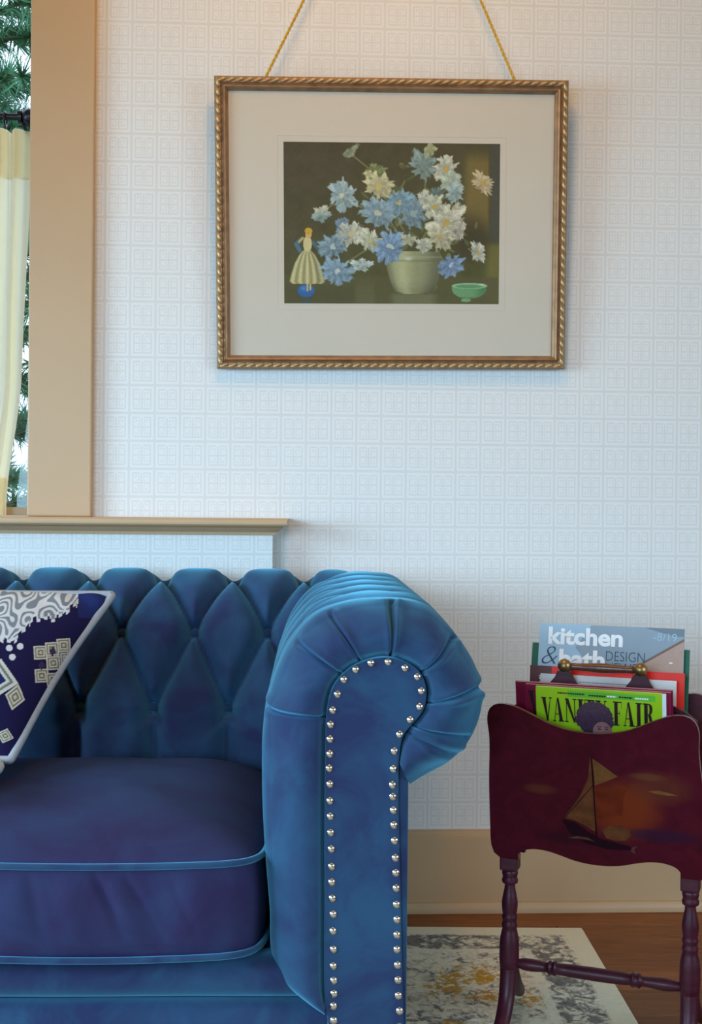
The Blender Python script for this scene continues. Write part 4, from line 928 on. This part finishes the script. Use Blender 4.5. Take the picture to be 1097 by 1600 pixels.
# serif display letters, thick and thin strokes in a unit-high box
def R_(x0, y0, x1, y1): return [(x0, y0), (x1, y0), (x1, y1), (x0, y1)]
SF = .05
LET = {
 'V': (.72, [[(.06, 1), (.30, 1), (.46, 0), (.38, 0)], [(.38, 0), (.46, 0), (.66, 1), (.62, 1)], R_(0, 1-SF, .36, 1), R_(.54, 1-SF, .74, 1)]),
 'A': (.74, [[(.30, 1), (.40, 1), (.68, 0), (.44, 0)], [(.30, 1), (.35, 1), (.11, 0), (.07, 0)], R_(.18, .30, .52, .335), R_(0, 0, .20, SF), R_(.38, 0, .76, SF)]),
 'N': (.80, [R_(.10, 0, .145, 1), [(.02, 1), (.26, 1), (.70, 0), (.60, 0)], R_(.64, 0, .70, 1), R_(0, 0, .24, SF), R_(.54, 1-SF, .80, 1)]),
 'I': (.40, [R_(.09, 0, .31, 1), R_(0, 0, .40, SF), R_(0, 1-SF, .40, 1)]),
 'T': (.66, [R_(.22, 0, .44, 1), R_(0, .955, .66, 1), [(0, 1), (.04, 1), (.02, .72), (0, .72)], [(.62, 1), (.66, 1), (.66, .72), (.64, .72)], R_(.13, 0, .53, SF)]),
 'Y': (.72, [[(.04, 1), (.28, 1), (.47, .44), (.27, .44)], [(.40, .44), (.46, .44), (.68, 1), (.63, 1)], R_(.26, 0, .47, .45), R_(0, 1-SF, .34, 1), R_(.55, 1-SF, .74, 1), R_(.18, 0, .55, SF)]),
 'F': (.60, [R_(.09, 0, .31, 1), R_(0, .955, .58, 1), [(.55, 1), (.58, 1), (.58, .70), (.565, .70)], R_(.3, .50, .45, .535), R_(.43, .40, .455, .63), R_(0, 0, .42, SF)]),
 'R': (.74, [R_(.09, 0, .31, 1), R_(0, 0, .40, SF), R_(0, 1-SF, .36, 1), [(.3, 1), (.46, .985), (.58, .92), (.62, .78), (.58, .62), (.46, .535), (.3, .515), (.3, .55), (.38, .56), (.42, .64), (.43, .78), (.41, .90), (.37, .955), (.3, .965)], [(.34, .53), (.52, .53), (.66, .10), (.74, .04), (.76, .0), (.56, 0), (.48, .08)]]),
}
def headline(parent, s, a0, a1, h0, h1, mat, d=-.0005):
    tot = sum(.36 if ch == ' ' else LET[ch][0] + .07 for ch in s); x = 0; k = (a1 - a0) / tot
    for ch in s:
        if ch == ' ': x += .36; continue
        wd, polys = LET[ch]; mb = MB()
        for i, pl_ in enumerate(polys): mb.add([(a0 + (x + a) * k, d - i * .00002, h0 + b * (h1 - h0)) for a, b in pl_], [tuple(range(len(pl_)))])
        mb.build('letter', mat, parent); x += wd + .07

# front pocket: crimson issue furthest back, second crimson issue, lime issue in front
m3, hw, H_ = magazine('magazine', -.1213, .1196, .5990, -.0108, -.190, .0042, 'vf_red', 'crimson magazine at the back of the front pocket, left edge showing furthest', group='fashion magazines in the front pocket')
m2, hw, H_ = magazine('magazine', -.1051, .1176, .5965, -.0157, -.190, .0042, 'vf_red', 'crimson magazine with a black letter, tucked behind the lime green magazine', group='fashion magazines in the front pocket')
headline(m2, 'V', -hw + .004, -hw + .026, H_ - .056, H_ - .010, 'ink')
m1, hw, H_ = magazine('magazine', -.0870, .1050, .5945, -.0208, -.190, .0042, 'vf_green', 'lime green magazine with dark serif title and a portrait, front of the rack', group='fashion magazines in the front pocket', pg=.0062)
headline(m1, 'VANITY FAIR', -hw + .008, hw - .010, H_ - .055, H_ - .0165, 'ink')
pol = [([(-hw + .05, H_ - .0135), (hw - .01, H_ - .0135), (hw - .01, H_ - .004), (-hw + .05, H_ - .004)], 0)]
for a, b, m_, hh in ((-.062, -.020, 1, .0085), (-.014, .012, 1, .0095), (.014, .028, 2, .0090), (.032, .052, 1, .0090), (.056, .076, 2, .0095)):
    x = a
    while x < b: 
        wd = random.uniform(.002, .0042); pol.append((R_(x, H_ - hh - .0012, min(b, x + wd), H_ - hh + .0012), m_)); x += wd + .0008
flat(m1, 'cover_print', pol, ['vf_green2', 'ink', 'white_ink'], -.0001)
hc = (.0035 - (.1050 - .0870) / 2 + 0.0, H_ - .0465)
rg = np.random.default_rng(3)
hp = [(hc[0] + (.0285 + rg.uniform(-.0018, .0018)) * math.cos(a), hc[1] + (.0275 + rg.uniform(-.0018, .0018)) * math.sin(a)) for a in np.linspace(0, 2 * math.pi, 64)[:-1]]
fc = [(hc[0] + .0115 + .0145 * math.cos(a), hc[1] - .020 + .0200 * math.sin(a) * (1 if math.sin(a) < 0 else .80)) for a in np.linspace(0, 2 * math.pi, 32)[:-1]]
ey = lambda x, y, r: [(x + r * 1.7 * math.cos(a), y + r * .6 * math.sin(a)) for a in np.linspace(0, 2 * math.pi, 12)[:-1]]
flat(m1, 'cover_portrait', [(hp, 0), (fc, 1), (ey(hc[0] + .007, hc[1] - .0160, .0018), 2), (ey(hc[0] + .018, hc[1] - .0155, .0018), 2), (R_(hc[0] + .0035, hc[1] - .0128, hc[0] + .0105, hc[1] - .0118), 2), (R_(hc[0] + .0145, hc[1] - .0125, hc[0] + .0215, hc[1] - .0115), 2)], ['hair', 'skin', 'eye'], -.0009)

# rear pocket
m4, hw, H_ = magazine('leaflet', -.100, .1160, .6020, .0058, .055, .0012, 'paper', 'white printed leaflet standing just behind the rack handle', 'leaflet')
pol = []
for (a, b, hh, t_) in ((-.045, .045, .0105, .0007), (-.04, .020, .0185, .0006), (.03, .05, .0185, .0008), (.085, .096, .016, .0010)):
    x = a
    while x < b: wd = random.uniform(.002, .005); pol.append((R_(x, H_ - hh - t_, min(b, x + wd), H_ - hh + t_), 0)); x += wd + .0008
flat(m4, 'fine_print', pol, ['grey_ink'])
m5, hw, H_ = magazine('magazine', -.1216, .1265, .6120, .0085, .110, .0030, 'air_red', 'bright red magazine with a brown strip, behind the white leaflet', group='magazines in the rear pocket')
flat(m5, 'cover_print', [(R_(-hw, H_ - .20, -hw + .036, H_), 0)], ['air_brown'])
text_mesh(m5, 'air', -hw + .0155, -hw + .0335, H_ - .0225, H_ - .0125, 'paper', bold=.02, d=-.0005)
text_mesh(m5, 'm', -hw + .0155, -hw + .0260, H_ - .0355, H_ - .0255, 'paper', bold=.02, d=-.0005)
m6, hw, H_ = magazine('magazine', -.1168, .1205, .6775, .0118, .222, .0034, 'kb_blue', 'pale blue magazine with bold white lowercase title, rising tallest from the rack', group='magazines in the rear pocket')
c = (-.1168 + .1205) / 2
X_ = lambda u: u - c
k_ = 1 / math.cos(math.atan(.222)); Zh = lambda z: H_ - (.6775 - z) * k_
flat(m6, 'cover_print', [([(X_(-.03), Zh(.6774)), (X_(.1203), Zh(.6774)), (X_(.1203), Zh(.645)), (X_(.045), Zh(.610)), (X_(-.02), Zh(.600)), (X_(-.055), Zh(.6400))], 0),
     ([(X_(.055), Zh(.6774)), (X_(.1203), Zh(.6774)), (X_(.1203), Zh(.6650)), (X_(.105), Zh(.6650))], 4),
     ([(X_(.1203), Zh(.6600)), (X_(.1203), Zh(.40)), (X_(-.01), Zh(.40)), (X_(.005), Zh(.600)), (X_(.050), Zh(.6170))], 1),
     ([(X_(.1203), Zh(.6620)), (X_(.1203), Zh(.6575)), (X_(.048), Zh(.6130)), (X_(.042), Zh(.6135))], 2),
     (ey(X_(.1005), Zh(.6225), .0018), 3)], ['kb_grey', 'kb_wood', 'kb_edge', 'white_ink', 'kb_shade'])
text_mesh(m6, 'kitchen', X_(-.1012), X_(.0225), Zh(.6435), Zh(.6722), 'white_ink', bold=.035, d=-.0006)
text_mesh(m6, 'bath', X_(-.0815), X_(-.0055), Zh(.6060), Zh(.6365), 'white_ink', bold=.035, d=-.0006)
text_mesh(m6, '&', X_(-.1105), X_(-.0840), Zh(.6110), Zh(.6400), 'kb_dark', bold=-.022, d=-.0006, shear=.25)
text_mesh(m6, 'DESIGN', X_(-.0040), X_(.0590), Zh(.6210), Zh(.6365), 'kb_dark', bold=-.012, d=-.0006)
text_mesh(m6, 'NEWS', X_(-.0040), X_(.0460), Zh(.6025), Zh(.6180), 'kb_dark', bold=-.012, d=-.0006)
text_mesh(m6, '\u20118/19' if False else '-8/19', X_(.0715), X_(.1090), Zh(.6570), Zh(.6690), 'kb_blue', bold=.0, d=-.0006)
m7, hw, H_ = magazine('document_folder', -.1312, .1282, .6430, .0158, .262, .0022, 'folder', 'dark green folder showing at both sides behind the pale blue magazine', 'folder')
